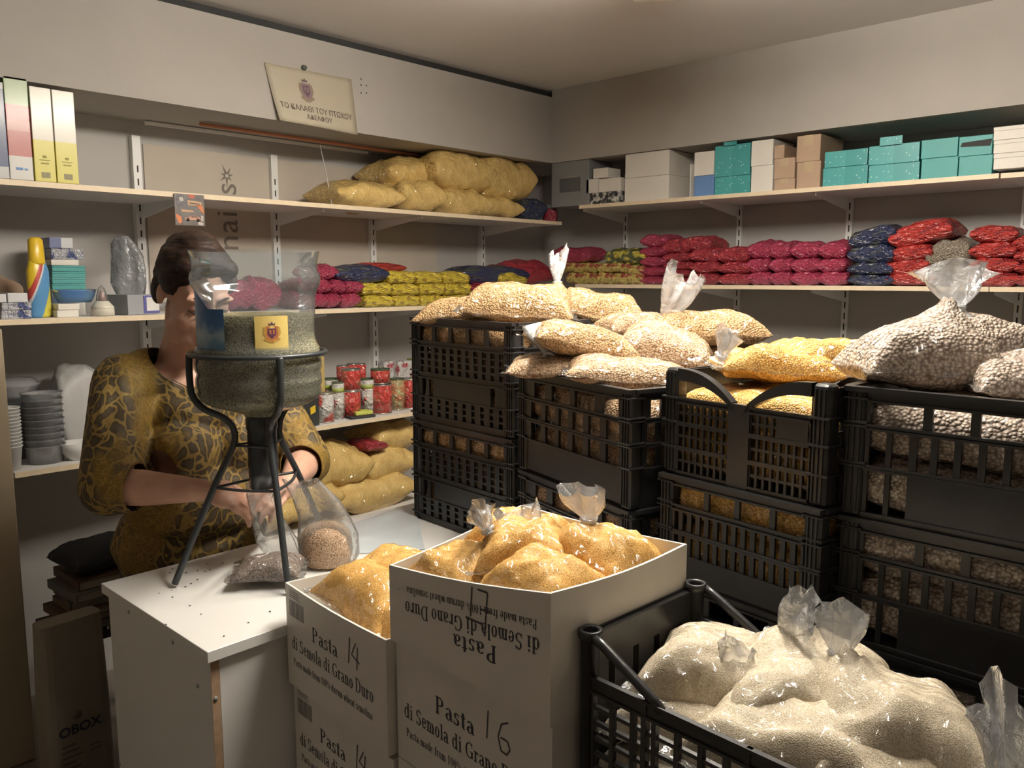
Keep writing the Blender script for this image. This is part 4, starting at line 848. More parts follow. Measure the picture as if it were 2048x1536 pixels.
# box pile
Yb = .17
z, _ = lbox(104, 170, 580, LZ[1], .13, CARTON, 'white box at the base of the small box pile', GM, inset=Yb, ym=590)
for k, t in enumerate((568, 556, 543, 531)): z, _ = lbox(104, 172 - k % 2, t, z, .13, TEAL, ('lowest', 'second', 'third', 'topmost')[k] + ' flat teal box in the small pile', GM, inset=Yb, ym=t + 8, lid=TEAL)
z, _ = lbox(102, 158, 519, z, .13, CARTON, 'flat white box on the teal ones', GM, inset=Yb, ym=526)
z, _ = lbox(102, 167, 497, z, .13, FOIL, 'foil printed box in the small pile', GM, inset=Yb, ym=508); lbox(98, 146, 475, z, .13, printed('blue_white_box', [(0, (.12, .14, .28)), (.5, (.55, .55, .57))], 0, -.04, .04), 'blue and white box topping the small pile', GM, inset=Yb, ym=485)
z, _ = lbox(114, 158, 620, LZ[1], .10, CARTON, 'lower flat white box under the blue bowl', GM, inset=.03, ym=628); z, _ = lbox(116, 160, 607, z, .10, CARTON, 'upper flat white box under the blue bowl', GM, inset=.03, ym=614)
BLP = clear_film('blue_plastic', (.30, .55, .85), .45, .2, .1)
p = ony(150, 607, YF + .08); bl = empty('plastic_bowl', (p.x, p.y, z + .002), 0, 'translucent blue plastic bowl on the flat white boxes', 'bowl'); rr = (ony(195, 590, YF + .08).x - ony(108, 590, YF + .08).x)/2
mm = MB(); mm.cap = False; mm.lathe([(0, .0), (rr*.75, 0), (rr*.9, .02), (rr, .042), (rr*1.03, .044), (rr*1.0, .040), (rr*.86, .02), (rr*.72, .004), (0, .004)], 28, sy=.8); mb_obj('shell', mm, BLP, bl)
p = ony(206, 630, YF + .05); bb_ = empty('feeding_bottle', (p.x, p.y, LZ[1] + .001), 0, 'white cap with a clear pointed teat cover', 'bottle'); r_ = (ony(229, 620, YF + .05).x - ony(184, 620, YF + .05).x)/2
mb_obj('collar', MB().lathe([(r_, 0), (r_, .022), (r_*.97, .025), (r_*1.02, .028), (r_*.9, .034), (r_*.55, .05), (0, .05)], 24), plain('cream_plastic', (.66, .62, .53), .35), bb_)
mb_obj('teat', MB().lathe([(r_*.32, .05), (r_*.3, .065), (r_*.12, .085), (0, .09)], 16), plain('pink_rubber', (.40, .22, .20), .5), bb_)
mm = MB(); mm.cap = False; mm.lathe([(r_*.52, .05), (r_*.46, .07), (r_*.28, .092), (r_*.05, .104), (0, .105)], 20); mb_obj('clear_cover', mm, clear_film('clear_cover', (.85, .85, .85), .15, .1, .05), bb_)
GREYF = clear_film('grey_bag_film', (.62, .64, .66), .38, .2, .6, 30.0)
p = ony(275, 608, YF + .06); tag(shelf_box('wrapped_pack', (p.x, YF + .11, LZ[1] + .036), (.125, .14, .07), plain('grey_wrap', (.30, .31, .33), .4), 'grey wrapped pack with a white label edged in blue', GM, cat='pack', rz=R(12)))
wp = [k for k in bpy.data.objects if k.name.startswith('wrapped_pack')][0]; mb_obj('label', MB().rbox((.03, -.0715, .035), (.062, .002, .062), .0005), plain('violet_blue', (.10, .10, .30), .4), wp); mb_obj('label_face', MB().rbox((.034, -.073, .036), (.05, .002, .048), .0005), plain('label_white', (.62, .60, .58), .5), wp)
PB_X = p.x
# ---- tins
GTN = 'tins and jars on the tin shelf'
TINR = glossy_pack('tomato_label', (.50, .05, .04), (.42, .12, .08), 40, .6); TINW = glossy_pack('white_cherry_label', (.60, .58, .54), (.40, .05, .06), 26, .62); TINV = glossy_pack('vegetable_label', (.42, .36, .18), (.45, .18, .08), 34, .55); LIDM = plain('tin_lid', (.45, .43, .40), .3, metal=.8); GLID = plain('dark_green_lid', (.07, .09, .05), .4)
def tin(px0, px1, pyt, pyb, inset, mat, label, lid=LIDM, zb=None, band=None):
    Y = YF + inset; a, c = ony(px0, (pyt+pyb)/2, Y), ony(px1, (pyt+pyb)/2, Y); r = (c.x-a.x)/2 * .93; zb = LZ[2] + .0005 if zb is None else zb; h = ony((px0+px1)/2, pyt, Y).z - zb
    o = empty('food_tin', ((a.x+c.x)/2, Y + r*.5, zb), 0, label, 'tin', GTN)
    mb_obj('label_wrap', MB().lathe([(r, .006), (r, h-.006)], 24), mat, o); mb_obj('rim', MB().lathe([(r*.98, 0), (r*1.02, .002), (r*1.02, .005), (r*.99, .0065)], 24), LIDM, o)
    mb_obj('lid', MB().lathe([(r*.99, h-.0065), (r*1.02, h-.005), (r*1.02, h), (r*.97, h), (r*.95, h-.003), (0, h-.003)], 24), lid, o)
    if band: mb_obj('band', MB().lathe([(r*1.004, h*.72), (r*1.004, h*.84)], 24), band, o)
    return zb + h
LIME = plain('lime_band', (.35, .42, .10), .4)
tin(640, 671, 786, 831, .05, glossy_pack('white_red_sun_label', (.60, .58, .55), (.50, .06, .04), 9, .53), 'white tin with a red half disc label', band=None)
tin(650, 680, 757, 800, .17, TINW, 'green lidded tin behind the red disc tin', GLID, band=LIME)
tin(669, 691, 764, 824, .09, TINW, 'slim white tin with cherry print left of the tall red jar', GLID, band=LIME)
zj = tin(690, 725, 781, 818, .08, TINR, 'lower red jar of the stacked pair'); tin(690, 725, 738, 781, .08, TINR, 'upper red jar of the stacked pair with glinting glass', zb=zj)
for k, (a, b, t) in enumerate([(678, 700, 731), (699, 720, 727), (716, 734, 727)]):
    zj = tin(a, b, 775, 800, .22, TINR, ('left', 'middle', 'right')[k] + ' tin at the back below the raised red tins', GLID); tin(a, b, t, 770, .22, TINR, ('left', 'middle', 'right')[k] + ' raised red tin at the back', zb=zj)
tin(727, 752, 757, 816, .10, TINW, 'white tin with a lime band right of the stacked jars', GLID, band=LIME)
zj = tin(751, 787, 768, 821, .06, TINR, 'red tomato tin carrying a smaller tin'); tin(750, 783, 738, 768, .07, TINR, 'small red tin on top of the tomato tin', GLID, zb=zj)
tin(786, 812, 757, 816, .09, TINV, 'beige tin with vegetables printed on it', GLID); tin(811, 842, 757, 812, .08, TINR, 'red tomato tin nearest the crates')
CHB = glossy_pack('white_cherry_box', (.62, .60, .58), (.42, .05, .07), 18, .6)
lbox(768, 794, 722, LZ[2], .05, CHB, 'left white box with red cherry print behind the tins', GTN, inset=.26, ym=740); lbox(796, 824, 722, LZ[2], .05, CHB, 'right white box with red cherry print behind the tins', GTN, inset=.22, ym=740)
lbox(826, 856, 716, LZ[2], .05, printed('red_green_tinbox', [(0, (.48, .07, .06)), (.75, (.28, .34, .12))], 2, 0, .25), 'red and green box behind the tins by the crates', GTN, inset=.24, ym=735)
lbox(636, 650, 713, LZ[2], .05, plain('mustard_card', (.50, .38, .14), .5), 'narrow mustard box behind the red disc tin', GTN, inset=.14, ym=760)
_, o = lbox(600, 639, 795, LZ[2], .09, plain('black_pack', (.03, .03, .03), .35, coat=.4), 'black pack with a yellow flash at the left of the tins', GTN, inset=.02, ym=830)
mb_obj('yellow_flash', MB().add([(.004, -.0462, .05), (.028, -.0462, .06), (.028, -.0462, .09), (.002, -.0462, .08)], [(0, 1, 2, 3)]), plain('yellow_plastic', (.72, .48, .03), .3), o)
mb_obj('white_label', MB().bx(-.02, -.006, -.0462, -.0458, .012, .05), CARTON, o)
p = ony(727, 822, YF + .03); sg = empty('scouring_sponge', (p.x, YF + .06, LZ[2] + .0005), R(-8), 'yellow-green sponge on a black scouring pad in front of the tins', 'sponge')
mb_obj('pad', MB().rbox((0, 0, .006), (.125, .075, .012), .004), plain('black_scourer', (.035, .03, .03), .9, bmp=.6, bscale=200), sg); mb_obj('foam', MB().rbox((.012, .005, .021), (.085, .06, .017), .004), plain('lime_foam', (.55, .58, .12), .8, bmp=.4, bscale=250), sg)
# ---- left end of the tin shelf
CLR = clear_film('clear_tub', (.80, .81, .82), .30, .12, .08)
for k in range(9):
    mm = MB(); mm.cap = False; x = ony(87, 850, YF + .10).x; zz = LZ[2] + .001 + k*.0225; q = .062
    mm.lathe([(0, 0), (q*.9, 0), (q, .055), (q*1.06, .057), (q*1.06, .060), (q*.98, .056), (q*.88, .003), (0, .003)], 24, sy=.85)
    tag(mb_obj('plastic_tub', mm, CLR, loc=(x, YF + .10, zz)), ('lowest', 'second', 'third', 'fourth', 'fifth', 'sixth', 'seventh', 'eighth', 'topmost')[k] + ' clear tub in the nested stack on the tin shelf', 'tub', 'nested clear tubs')
for k in range(12):
    mm = MB(); mm.cap = False; x = ony(16, 860, YF + .06).x; zz = LZ[2] + .001 + k*.0115
    mm.lathe([(0, 0), (.026, 0), (.035, .075), (.038, .077), (.037, .080), (.034, .077), (.025, .003), (0, .003)], 20)
    tag(mb_obj('paper_cup', mm, plain('white_cup', (.62, .61, .60), .5), loc=(x, YF + .055, zz)), ('lowest' if k == 0 else 'topmost' if k == 11 else ('second', 'third', 'fourth', 'fifth', 'sixth', 'seventh', 'eighth', 'ninth', 'tenth', 'eleventh')[k-1]) + ' white cup in the stack at the left edge', 'cup', 'nested white cups')
x = ony(40, 735, YF + .2).x; mm = MB(); mm.cap = False; mm.lathe([(0, .0), (.06, 0), (.075, .05), (.08, .055), (.076, .058), (.06, .075), (0, .08)], 24); tag(mb_obj('clear_bowl', mm, CLR, loc=(x, YF + .27, LZ[2] + .2)), 'clear lidded bowl behind the nested cups', 'bowl')
tag(shelf_box('storage_tub', (x, YF + .27, LZ[2] + .1), (.15, .13, .198), plain('smoke_grey', (.12, .12, .12), .4), 'dark grey tub under the clear bowl', 'tubs', cat='tub', lid=DGREY))
p = ony(150, 770, YF + .2); tag(ob('plastic_bag', pillow(.2, .16, .3, 15, 18, 14, lump=.12, flat=1.0).mesh('plastic_bag', plain('white_bag', (.40, .39, .38), .5, bmp=.3, bscale=20)), None, (p.x + .03, YF + .26, LZ[2] + .155), (0, 0, 0)), 'bulky white plastic bag behind the woman', 'plastic bag')
mm = MB(); mm.cap = False; mm.lathe([(0, 0), (.03, 0), (.05, .03), (.056, .06), (.053, .06), (.046, .03), (0, .004)], 24); p = ony(158, 915, YF + .06); tag(mb_obj('white_bowl', mm, plain('white_cup', (.62, .61, .60), .5), loc=(p.x, YF + .07, LZ[2] + .001)), 'small white bowl beside the nested clear tubs', 'bowl')
# ---- dark corner below: bench, books, paper sack
bn = empty('low_bench', (1.02, 2.80, 0), 0, 'dark low bench under the stack of books', 'bench')
DW = plain('dark_wood', (.05, .035, .03), .6); mb_obj('seat_board', MB().rbox((0, .0, .445), (.42, .26, .03), .004), DW, bn)
for sx in (-.18, .18):
    for sy in (-.10, .10): mb_obj('leg', MB().rbox((sx, sy, .215), (.04, .04, .43), .003), DW, bn)
zz = .461; rn = random.Random(2)
for k, (t, c, lb) in enumerate([(.03, (.30, .27, .22), 'pale paper-covered bottom book'), (.026, (.10, .055, .03), 'brown second book from below'), (.022, (.16, .10, .045), 'tan third book from below'), (.03, (.07, .05, .045), 'dark brown fourth book'), (.028, (.13, .12, .10), 'grey green fifth book'), (.03, (.09, .055, .03), 'brown book on top')]):
    bk = empty('book', (1.0 + rn.uniform(-.02, .02), 2.785 + rn.uniform(-.015, .015), zz), R(rn.uniform(-8, 8)), lb + ' of the pile in the dark left corner', 'book', 'pile of books on the low bench')
    cv = plain('book_cover_%d' % k, c, .6)
    mb_obj('cover', MB().bx(-.15, .15, -.11, .11, 0, .003).bx(-.15, .15, -.11, .11, t-.003, t).bx(-.15, -.146, -.11, .11, .003, t-.003), cv, bk); mb_obj('pages', MB().bx(-.146, .146, -.107, .107, .003, t-.003), plain('pages', (.34, .30, .23), .8), bk); zz += t + .0005
tag(ob('folded_bag', pillow(.26, .2, .10, 71, 16, 12, flat=1.0).mesh('folded_bag', plain('charcoal_cloth', (.02, .022, .025), .8)), None, (.98, 2.79, zz + .052), (0, 0, R(10))), 'dark folded cloth bag on the pile of books', 'cloth bag')
ps = empty('paper_sack', (.80, 2.585, 0), R(4), 'pale printed paper sack standing on the floor at lower left', 'sack')
SACK = plain('sack_paper', (.26, .22, .17), .75, var=.08)
bm = MB(); N = 10; vs = []; fs = []; W_, D_, H_ = .185, .10, .57
prof = []
for i in range(N+1):
    t = i/N; sq = 1 - .25*max(0, (t-.75)/.25); prof.append((W_/2*(1+.04*math.sin(t*5)), D_/2*sq, t*H_))
for (a, b_, z_) in prof:
    for q in range(16):
        an = 2*math.pi*q/16; cx, sx = math.cos(an), math.sin(an); vs.append((math.copysign(abs(cx)**.35, cx)*a, math.copysign(abs(sx)**.35, sx)*b_, z_))
for i in range(N):
    for q in range(16): fs.append((i*16+q, i*16+(q+1)%16, (i+1)*16+(q+1)%16, (i+1)*16+q))
fs += [tuple(range(15, -1, -1)), tuple(N*16+q for q in range(16))]
mb_obj('body', bm.add(vs, fs), SACK, ps)
def flat_text(s, size, M, mat, parent, name='lettering', bold=0.0, sx=1):
    c = bpy.data.curves.new('txt', 'FONT'); c.body = s; c.size = size; c.align_x = 'CENTER'; c.offset = bold; c.resolution_u = 3
    t = bpy.data.objects.new('txt', c); col.objects.link(t); dg = bpy.context.evaluated_depsgraph_get(); me = bpy.data.meshes.new_from_object(t.evaluated_get(dg)); bpy.data.objects.remove(t)
    me.transform(M @ Matrix.Scale(sx, 4, (1, 0, 0))); me.materials.clear(); me.materials.append(mat); me.name = name
    return ob(name, me, parent)
FM = lambda x, y, z: Matrix(((1, 0, 0, x), (0, 0, -1, y), (0, 1, 0, z), (0, 0, 0, 1)))
flat_text('OBOX', .042, FM(-.005, -D_/2 - .0015, .225), INK, ps, bold=.001)
m = MB()
for k in range(6): m.bx(-.06, .0 - .01*(k % 3), -D_/2-.0012, -D_/2-.0008, .10+k*.018, .106+k*.018)
m.bx(.02, .055, -D_/2-.0012, -D_/2-.0008, .15, .155).bx(.02, .05, -D_/2-.0012, -D_/2-.0008, .165, .17)
mb_obj('small_print', m, plain('brown_ink', (.16, .11, .08), .7), ps, kind='stuff')
mb_obj('rosette', MB().lathe([(0, 0), (.014, 0), (.014, .0005), (0, .0005)], 12).xf(FM(-.012, -D_/2-.0009, .282)), plain('brown_ink', (.16, .11, .08), .7), ps)
# ------------------------------------------------------------------ cardboard sheet with vertical lettering behind the top shelf
xa, xb = ony(287, 320, YW - .004).x, ony(872, 480, YW - .004).x
cb = empty('cardboard_sheet', ((xa+xb)/2, YW - .004, LZ[1] + .03), 0, 'large grey-brown cardboard sheet against the wall above the woman', 'cardboard'); hw = (xb-xa)/2
mb_obj('sheet', MB().bx(-hw, hw, -.003, .003, 0, 2.105 - LZ[1] - .03), KRAFT, cb)
GI = plain('faded_ink', (.20, .17, .14), .8)
xt = ony(455, 400, YW - .004).x - (xa+xb)/2
TM = lambda z: Matrix(((0, -1, 0, xt + .04), (0, 0, -1, -.0036), (1, 0, 0, z), (0, 0, 0, 1)))
zl = lambda py: ony(455, py, YW - .004).z - LZ[1] - .03
for ch, py in (('n', 486), ('a', 452), ('i', 428), ('s', 378)): flat_text(ch, .145, TM(zl(py)), GI, cb)
m = MB()
for k in range(7):
    a = R(k*51 + 12); L_ = .03 + .012*(k % 3); c_, s_ = math.cos(a), math.sin(a); zz = zl(352); w_ = .006
    m.add([(xt + c_*.008 - s_*w_, -.0036, zz + s_*.008 + c_*w_), (xt + c_*.008 + s_*w_, -.0036, zz + s_*.008 - c_*w_), (xt + c_*L_, -.0036, zz + s_*L_)], [(0, 1, 2)])
mb_obj('leaf_burst', m, GI, cb, kind='stuff')
a, b = onz(400, 248, 2.178), onz(838, 311, 2.178); tag(mb_obj('orange_rod', MB().tube([a, a.lerp(b, .5), b], .008, 8), plain('orange_plastic', (.55, .22, .12), .5)), 'thin orange rod lying along the top of the cardboard sheet', 'rod')
a2, b2 = ony(290, 240, 3.30), ony(735, 305, 3.30); tag(mb_obj('metal_rail', MB().box((a2 + b2)/2 - Vector((0, 0, .006)), ((b2-a2).length, .014, .012), 0), WMETAL), 'white metal rail along the top of the cardboard sheet', 'rail')
a, b = ony(640, 290, 3.1), ony(664, 412, 3.0); tag(mb_obj('string', MB().tube([a, a.lerp(b, .5) + Vector((.003, 0, 0)), b], .0022, 6), plain('string', (.55, .52, .48), .8)), 'pale string hanging down in front of the cardboard sheet', 'string')
# ------------------------------------------------------------------ sheet of paper with crest on the upper wall
c_ = [ony(*p, YF - .012) for p in [(531, 124), (705, 158), (718, 270), (557, 241)]]
sg = empty('paper_sign', ((c_[0]+c_[1]+c_[2]+c_[3])/4)[:], 0, 'curling cream paper sign with a crest pinned on the upper wall', 'sign'); O = Vector(sg.location)
N = 12; vs = []; fs = []
def sp_(u, v, off=0):
    P = c_[0].lerp(c_[1], u).lerp(c_[3].lerp(c_[2], u), v) - O
    return Vector((P.x, .008 - .02*v*v*(1 - u)*.9 - .010*math.sin(u*3.1)*v - off, P.z))
for i in range(N+1):
    for j in range(N+1): vs.append(sp_(i/N, j/N))
for i in range(N):
    for j in range(N): fs.append((i*(N+1)+j, i*(N+1)+j+1, (i+1)*(N+1)+j+1, (i+1)*(N+1)+j))
sh = mb_obj('sheet', MB().add(vs, fs, True), plain('cream_paper', (.42, .37, .28), .6, var=.03), sg); md = sh.modifiers.new('t', 'SOLIDIFY'); md.thickness = .0006
def on_sign(me):
    for v in me.vertices: v.co = sp_(v.co.x, v.co.y, .0012)
def sign_text(s, u0, u1, v0, v1):
    c = bpy.data.curves.new('txt', 'FONT'); c.body = s; c.resolution_u = 2; c.offset = .01
    t = bpy.data.objects.new('txt', c); col.objects.link(t); dg = bpy.context.evaluated_depsgraph_get(); me = bpy.data.meshes.new_from_object(t.evaluated_get(dg)); bpy.data.objects.remove(t)
    xs = [v.co.x for v in me.vertices]; ys = [v.co.y for v in me.vertices]
    for v in me.vertices: v.co = sp_(u0 + (u1-u0)*(v.co.x-min(xs))/(max(xs)-min(xs)), v1 - (v1-v0)*(v.co.y-min(ys))/(max(ys)-min(ys)), .0014)
    me.materials.clear(); me.materials.append(GI2); ob('lettering', me, sg)
GI2 = plain('sign_ink', (.13, .09, .08), .7)
sign_text('ΤΟ ΚΑΛΑΘΙ ΤΟΥ ΠΤΩΧΟΥ', .06, .94, .645, .75); sign_text('ΑΔΕΛΦΟΥ', .34, .66, .79, .885)
def crest(parent, fn, u, v, w, h, cA, cB, cC):
    """small coat of arms: crown, shield with mantle, supporters and scroll, as flat print; fn(u, v, off)"""
    m1, m2, m3 = MB(), MB(), MB()
    def P(mb, pts, off): mb.add([fn(u + a*w, v + b*h, off) for a, b in pts], [tuple(range(len(pts)))])
    P(m1, [(-.34, -.28), (.34, -.28), (.40, .0), (.30, .30), (0, .45), (-.30, .30), (-.40, 0)], .0016)
    P(m2, [(-.22, -.18), (.22, -.18), (.22, .1), (0, .28), (-.22, .1)], .0020)
    P(m2, [(-.16, -.33), (.16, -.33), (.2, -.42), (.07, -.38), (0, -.5), (-.07, -.38), (-.2, -.42)], .0020)
    for s in (-1, 1):
        P(m3, [(s*.30, -.2), (s*.44, -.26), (s*.48, .05), (s*.36, .2)], .0019); P(m3, [(s*.02, .36), (s*.4, .24), (s*.46, .34), (s*.04, .5)], .0019)
        P(m1, [(s*.04, -.12), (s*.16, -.12), (s*.14, .06), (s*.04, .12)], .0024)
    mb_obj('crest_mantle', m1, cA, parent, kind='stuff'); mb_obj('crest_shield', m2, cB, parent, kind='stuff'); mb_obj('crest_scroll', m3, cC, parent, kind='stuff')
crest(sg, sp_, .41, .36, .17, .44, plain('crest_mauve', (.22, .15, .16), .7), plain('crest_plum', (.12, .07, .09), .7), plain('crest_tan', (.26, .19, .13), .7))
p = ony(607, 136, YF); tag(mb_obj('wall_hook', MB().lathe([(0, 0), (.012, 0), (.009, .012), (.005, .02), (0, .022)], 12).xf(FM(p.x, p.y, p.z)), plain('grey_metal', (.12, .13, .12), .5)), 'small dark pin above the paper sign', 'pin')
for k, q in enumerate([(722, 158), (722, 170), (733, 171), (722, 186), (733, 186)]):
    p = ony(*q, YF); tag(mb_obj('wall_plug', MB().lathe([(0, 0), (.0035, 0), (.003, .0008), (0, .001)], 8).xf(FM(p.x, p.y, p.z)), DARK), ('uppermost', 'left middle', 'right middle', 'left lower', 'right lower')[k] + ' small screw hole in the wall right of the sign', 'screw hole', 'screw holes beside the sign')
# ------------------------------------------------------------------ toy car card hanging from the shelf edge
p = ony(380, 420, YF - .008); cw = .112; cdv = empty('toy_card', (p.x, YF - .006, p.z), 0, 'orange and grey toy car card hanging from the top left shelf edge', 'card')
mb_obj('backing', MB().rbox((0, 0, 0), (cw, .002, cw), .0008), plain('card_grey', (.13, .11, .105), .4, var=.35, scale=40, coat=.3), cdv)
fl = lambda pts, mat, nm, y=-.0016: mb_obj(nm, MB().poly([(a*cw/2, b*cw/2) for a, b in pts], y, y + .0005), mat, cdv)
ORG = plain('orange_print', (.58, .17, .05), .4); TANP = plain('tan_print', (.50, .30, .17), .4); WHP = plain('pale_print', (.45, .40, .36), .4); BLK = plain('black_print', (.03, .025, .025), .4)
fl([(-.1, .95), (.2, 1.0), (.35, .95), (.35, .78), (.05, .74)], plain('red_print', (.45, .09, .05), .4), 'red_badge'); fl([(-.15, .62), (.8, .55), (.8, .32), (-.1, .3)], TANP, 'tan_panel'); fl([(-.02, .48), (.68, .43), (.68, .38), (-.02, .42)], BLK, 'dark_bar', -.0022)
fl([(.45, .34), (.85, .34), (.98, -.22), (.75, -.05)], ORG, 'orange_flash'); fl([(-.95, -.25), (-.6, -.45), (-.55, -.8), (-.75, -.9), (-.9, -.6)], ORG, 'orange_corner'); fl([(.55, -.72), (.88, -.78), (.86, -.95), (.5, -.92)], WHP, 'white_tag'); fl([(.72, -.3), (.9, -.35), (.88, -.7), (.74, -.68)], WHP, 'white_tag')
fl([(-.35, -.5), (-.1, -.46), (.1, -.36), (.5, -.36), (.66, -.48), (.7, -.62), (-.35, -.64)], plain('salmon_print', (.56, .28, .19), .35), 'car'); fl([(.08, -.40), (.28, -.38), (.28, -.46), (.02, -.46)], BLK, 'car_window', -.0022); fl([(.32, -.38), (.48, -.38), (.54, -.46), (.32, -.46)], BLK, 'car_window', -.0022)
for wx in (-.16, .52): mb_obj('car_wheel', MB().lathe([(0, 0), (.11*cw/2, 0), (.11*cw/2, .0006), (0, .0006)], 12).xf(Matrix.Translation((wx*cw/2, -.0020, -.62*cw/2)) @ Matrix.Rotation(R(90), 4, 'X')), BLK, cdv)
fl([(-.8, .95), (-.4, .9), (-.1, .4), (-.3, .1), (-.8, .2), (-.9, .6)], plain('ash_print', (.10, .09, .10), .4, var=.5, scale=90), 'dark_figure'); fl([(-.7, .75), (-.45, .8), (-.4, .55), (-.62, .5)], WHP, 'pale_spot', -.0022); fl([(-.6, .02), (.2, -.02), (.3, -.12), (-.5, -.14)], TANP, 'tan_stripe')
# ================================================================== lentil dispenser: upturned water bottle on a wire stand
DC = Vector((1.055, 1.858, 0))
WIRE = plain('stand_wire', (.045, .05, .055), .35, metal=.3)
st = empty('wire_stand', DC[:], 0, 'dark wire tripod stand on the counter holding the water bottle', 'stand')
ringp = lambda r, z, n=40: [(r*math.cos(2*math.pi*k/n), r*math.sin(2*math.pi*k/n), z) for k in range(n)]
mb_obj('top_ring', MB().tube(ringp(.163, 1.396), .0058, 8, closed=True), WIRE, st)
feet = [Vector((.849, 1.942)), Vector((1.016, 1.694)), Vector((1.30, 1.945))]
def smooth_path(p, n=6):
    p = [Vector(q) for q in p]; out = []
    for i in range(len(p)-1):
        a, b, c, d = p[max(i-1, 0)], p[i], p[i+1], p[min(i+2, len(p)-1)]
        for k in range(n):
            t = k/n; out.append(.5*((2*b) + (c-a)*t + (2*a-5*b+4*c-d)*t*t + (3*b-a-3*c+d)*t**3))
    return out + [p[-1]]
br = []
for f in feet:
    e = Vector((f.x-DC.x, f.y-DC.y, 0)); Rf = e.length; e.normalize()
    pts = [(e*.163) + Vector((0, 0, 1.396)), e*.164 + Vector((0, 0, 1.345)), e*.160 + Vector((0, 0, 1.297)), e*.135 + Vector((0, 0, 1.262)), e*.09 + Vector((0, 0, 1.236)), e*.068 + Vector((0, 0, 1.205)), e*.072 + Vector((0, 0, 1.16)), e*(.072 + (Rf-.072)*.36) + Vector((0, 0, 1.05)), e*Rf + Vector((0, 0, TZ + .009))]
    mb_obj('leg', MB().tube(smooth_path(pts), .0085, 8), WIRE, st); br.append(e*(.072 + (Rf-.072)*.30))
for k in range(3):
    a, b = br[k] + Vector((0, 0, 1.062)), br[(k+1) % 3] + Vector((0, 0, 1.062)); m_ = (a+b)/2; m_ = m_ + Vector((m_.x, m_.y, 0)).normalized()*.012
    mb_obj('brace', MB().tube(smooth_path([a, m_, b]), .0042, 6), WIRE, st)
    a2, b2 = a*.62 + Vector((0, 0, 1.165 - a.z*.62)), b*.62 + Vector((0, 0, 1.165 - b.z*.62)); mb_obj('upper_brace', MB().tube([a2, (a2+b2)/2, b2], .0035, 6), WIRE, st)
wb = empty('water_bottle', DC[:], 0, 'cut-open blue-clear water bottle turned upside down and filled with green lentils', 'bottle')
prof = [(.1555, 1.646), (.152, 1.634), (.1485, 1.615), (.149, 1.600), (.1545, 1.590), (.156, 1.576), (.153, 1.562), (.1465, 1.552), (.142, 1.535), (.140, 1.50), (.139, 1.46), (.140, 1.435), (.144, 1.418), (.151, 1.408), (.152, 1.395), (.1495, 1.384), (.1525, 1.372), (.152, 1.356), (.148, 1.347), (.1515, 1.336), (.152, 1.318), (.148, 1.308), (.1505, 1.298), (.144, 1.282), (.12, 1.268), (.08, 1.255), (.045, 1.243), (.036, 1.232)]
mm = MB(); mm.cap = False; mm.lathe([(r, z) for r, z in prof[::-1]], 48, wob=lambda a, t: (.006*math.sin(3*a) if t > .97 else 0)); shell = mb_obj('shell', mm, clear_film('bottle_plastic', (.84, .89, .93), .09, .07, .05, 8.0), wb)
LENT = grain_bag('green_lentils', [(.42, .345, .165), (.52, .44, .22), (.32, .26, .12)], .0042, (.13, .10, .05), film=.15, bstr=.9)
lp = [(max(.0, r-.004), z) for r, z in prof[::-1] if z < 1.488]; lp += [(lp[-1][0], 1.489), (.08, 1.494), (0, 1.497)]
mb_obj('lentil_fill', MB().lathe(lp, 48), LENT, wb, kind='stuff')
toc = math.atan2(-DC.y, -DC.x)       # bearing from the bottle to the camera
def patch(a0, a1, zf0, zf1, r, mat, name, n=12, m=6):
    vs = []; fs = []
    for i in range(n+1):
        u = i/n; a = a0 + (a1-a0)*u
        for j in range(m+1):
            v = j/m; vs.append((r*math.cos(a), r*math.sin(a), zf0(u)*(1-v) + zf1(u)*v))
    for i in range(n):
        for j in range(m): fs.append((i*(m+1)+j, (i+1)*(m+1)+j, (i+1)*(m+1)+j+1, i*(m+1)+j+1))
    return mb_obj(name, MB().add(vs, fs, True), mat, wb)
lab0, lab1 = toc + R(-3), toc + R(28)
lab = patch(lab0, lab1, lambda u: 1.409, lambda u: 1.492, .1445, plain('yellow_label', (.68, .52, .17), .4, coat=.3, var=.05), 'yellow_label')
crest(lab, lambda u, v, off: Vector(((.1447+off*.3)*math.cos(lab0+(lab1-lab0)*u), (.1447+off*.3)*math.sin(lab0+(lab1-lab0)*u), 1.492 - .083*v)), .5, .46, .55, .62, plain('crest_rust', (.42, .15, .05), .5), plain('crest_navy', (.10, .03, .09), .5), plain('crest_gold', (.48, .28, .06), .5))
mb_obj('caption', MB().add([Vector((.1449*math.cos(lab0+(lab1-lab0)*u), .1449*math.sin(lab0+(lab1-lab0)*u), 1.492-.083*v)) for u, v in ((.06, .86), (.94, .86), (.94, .875), (.06, .875))], [(0, 1, 2, 3)]), plain('crest_gold', (.48, .28, .06), .5), lab)
m, nt, p_ = newmat('blue_scene_label'); co = coords(nt); n_ = node(nt, 'ShaderNodeTexNoise', Scale=26.0, Detail=5.0); lk(nt, co, n_.inputs['Vector']); sp = nt.nodes.new('ShaderNodeSeparateXYZ'); tc = nt.nodes.new('ShaderNodeTexCoord'); lk(nt, tc.outputs['Object'], sp.inputs[0])
ma = node(nt, 'ShaderNodeMath', _operation='MULTIPLY_ADD'); ma.inputs[1].default_value = .07; lk(nt, n_.outputs[0], ma.inputs[0]); lk(nt, sp.outputs[2], ma.inputs[2])
mr = node(nt, 'ShaderNodeMapRange'); mr.inputs[1].default_value = 1.42; mr.inputs[2].default_value = 1.57; lk(nt, ma.outputs[0], mr.inputs[0])
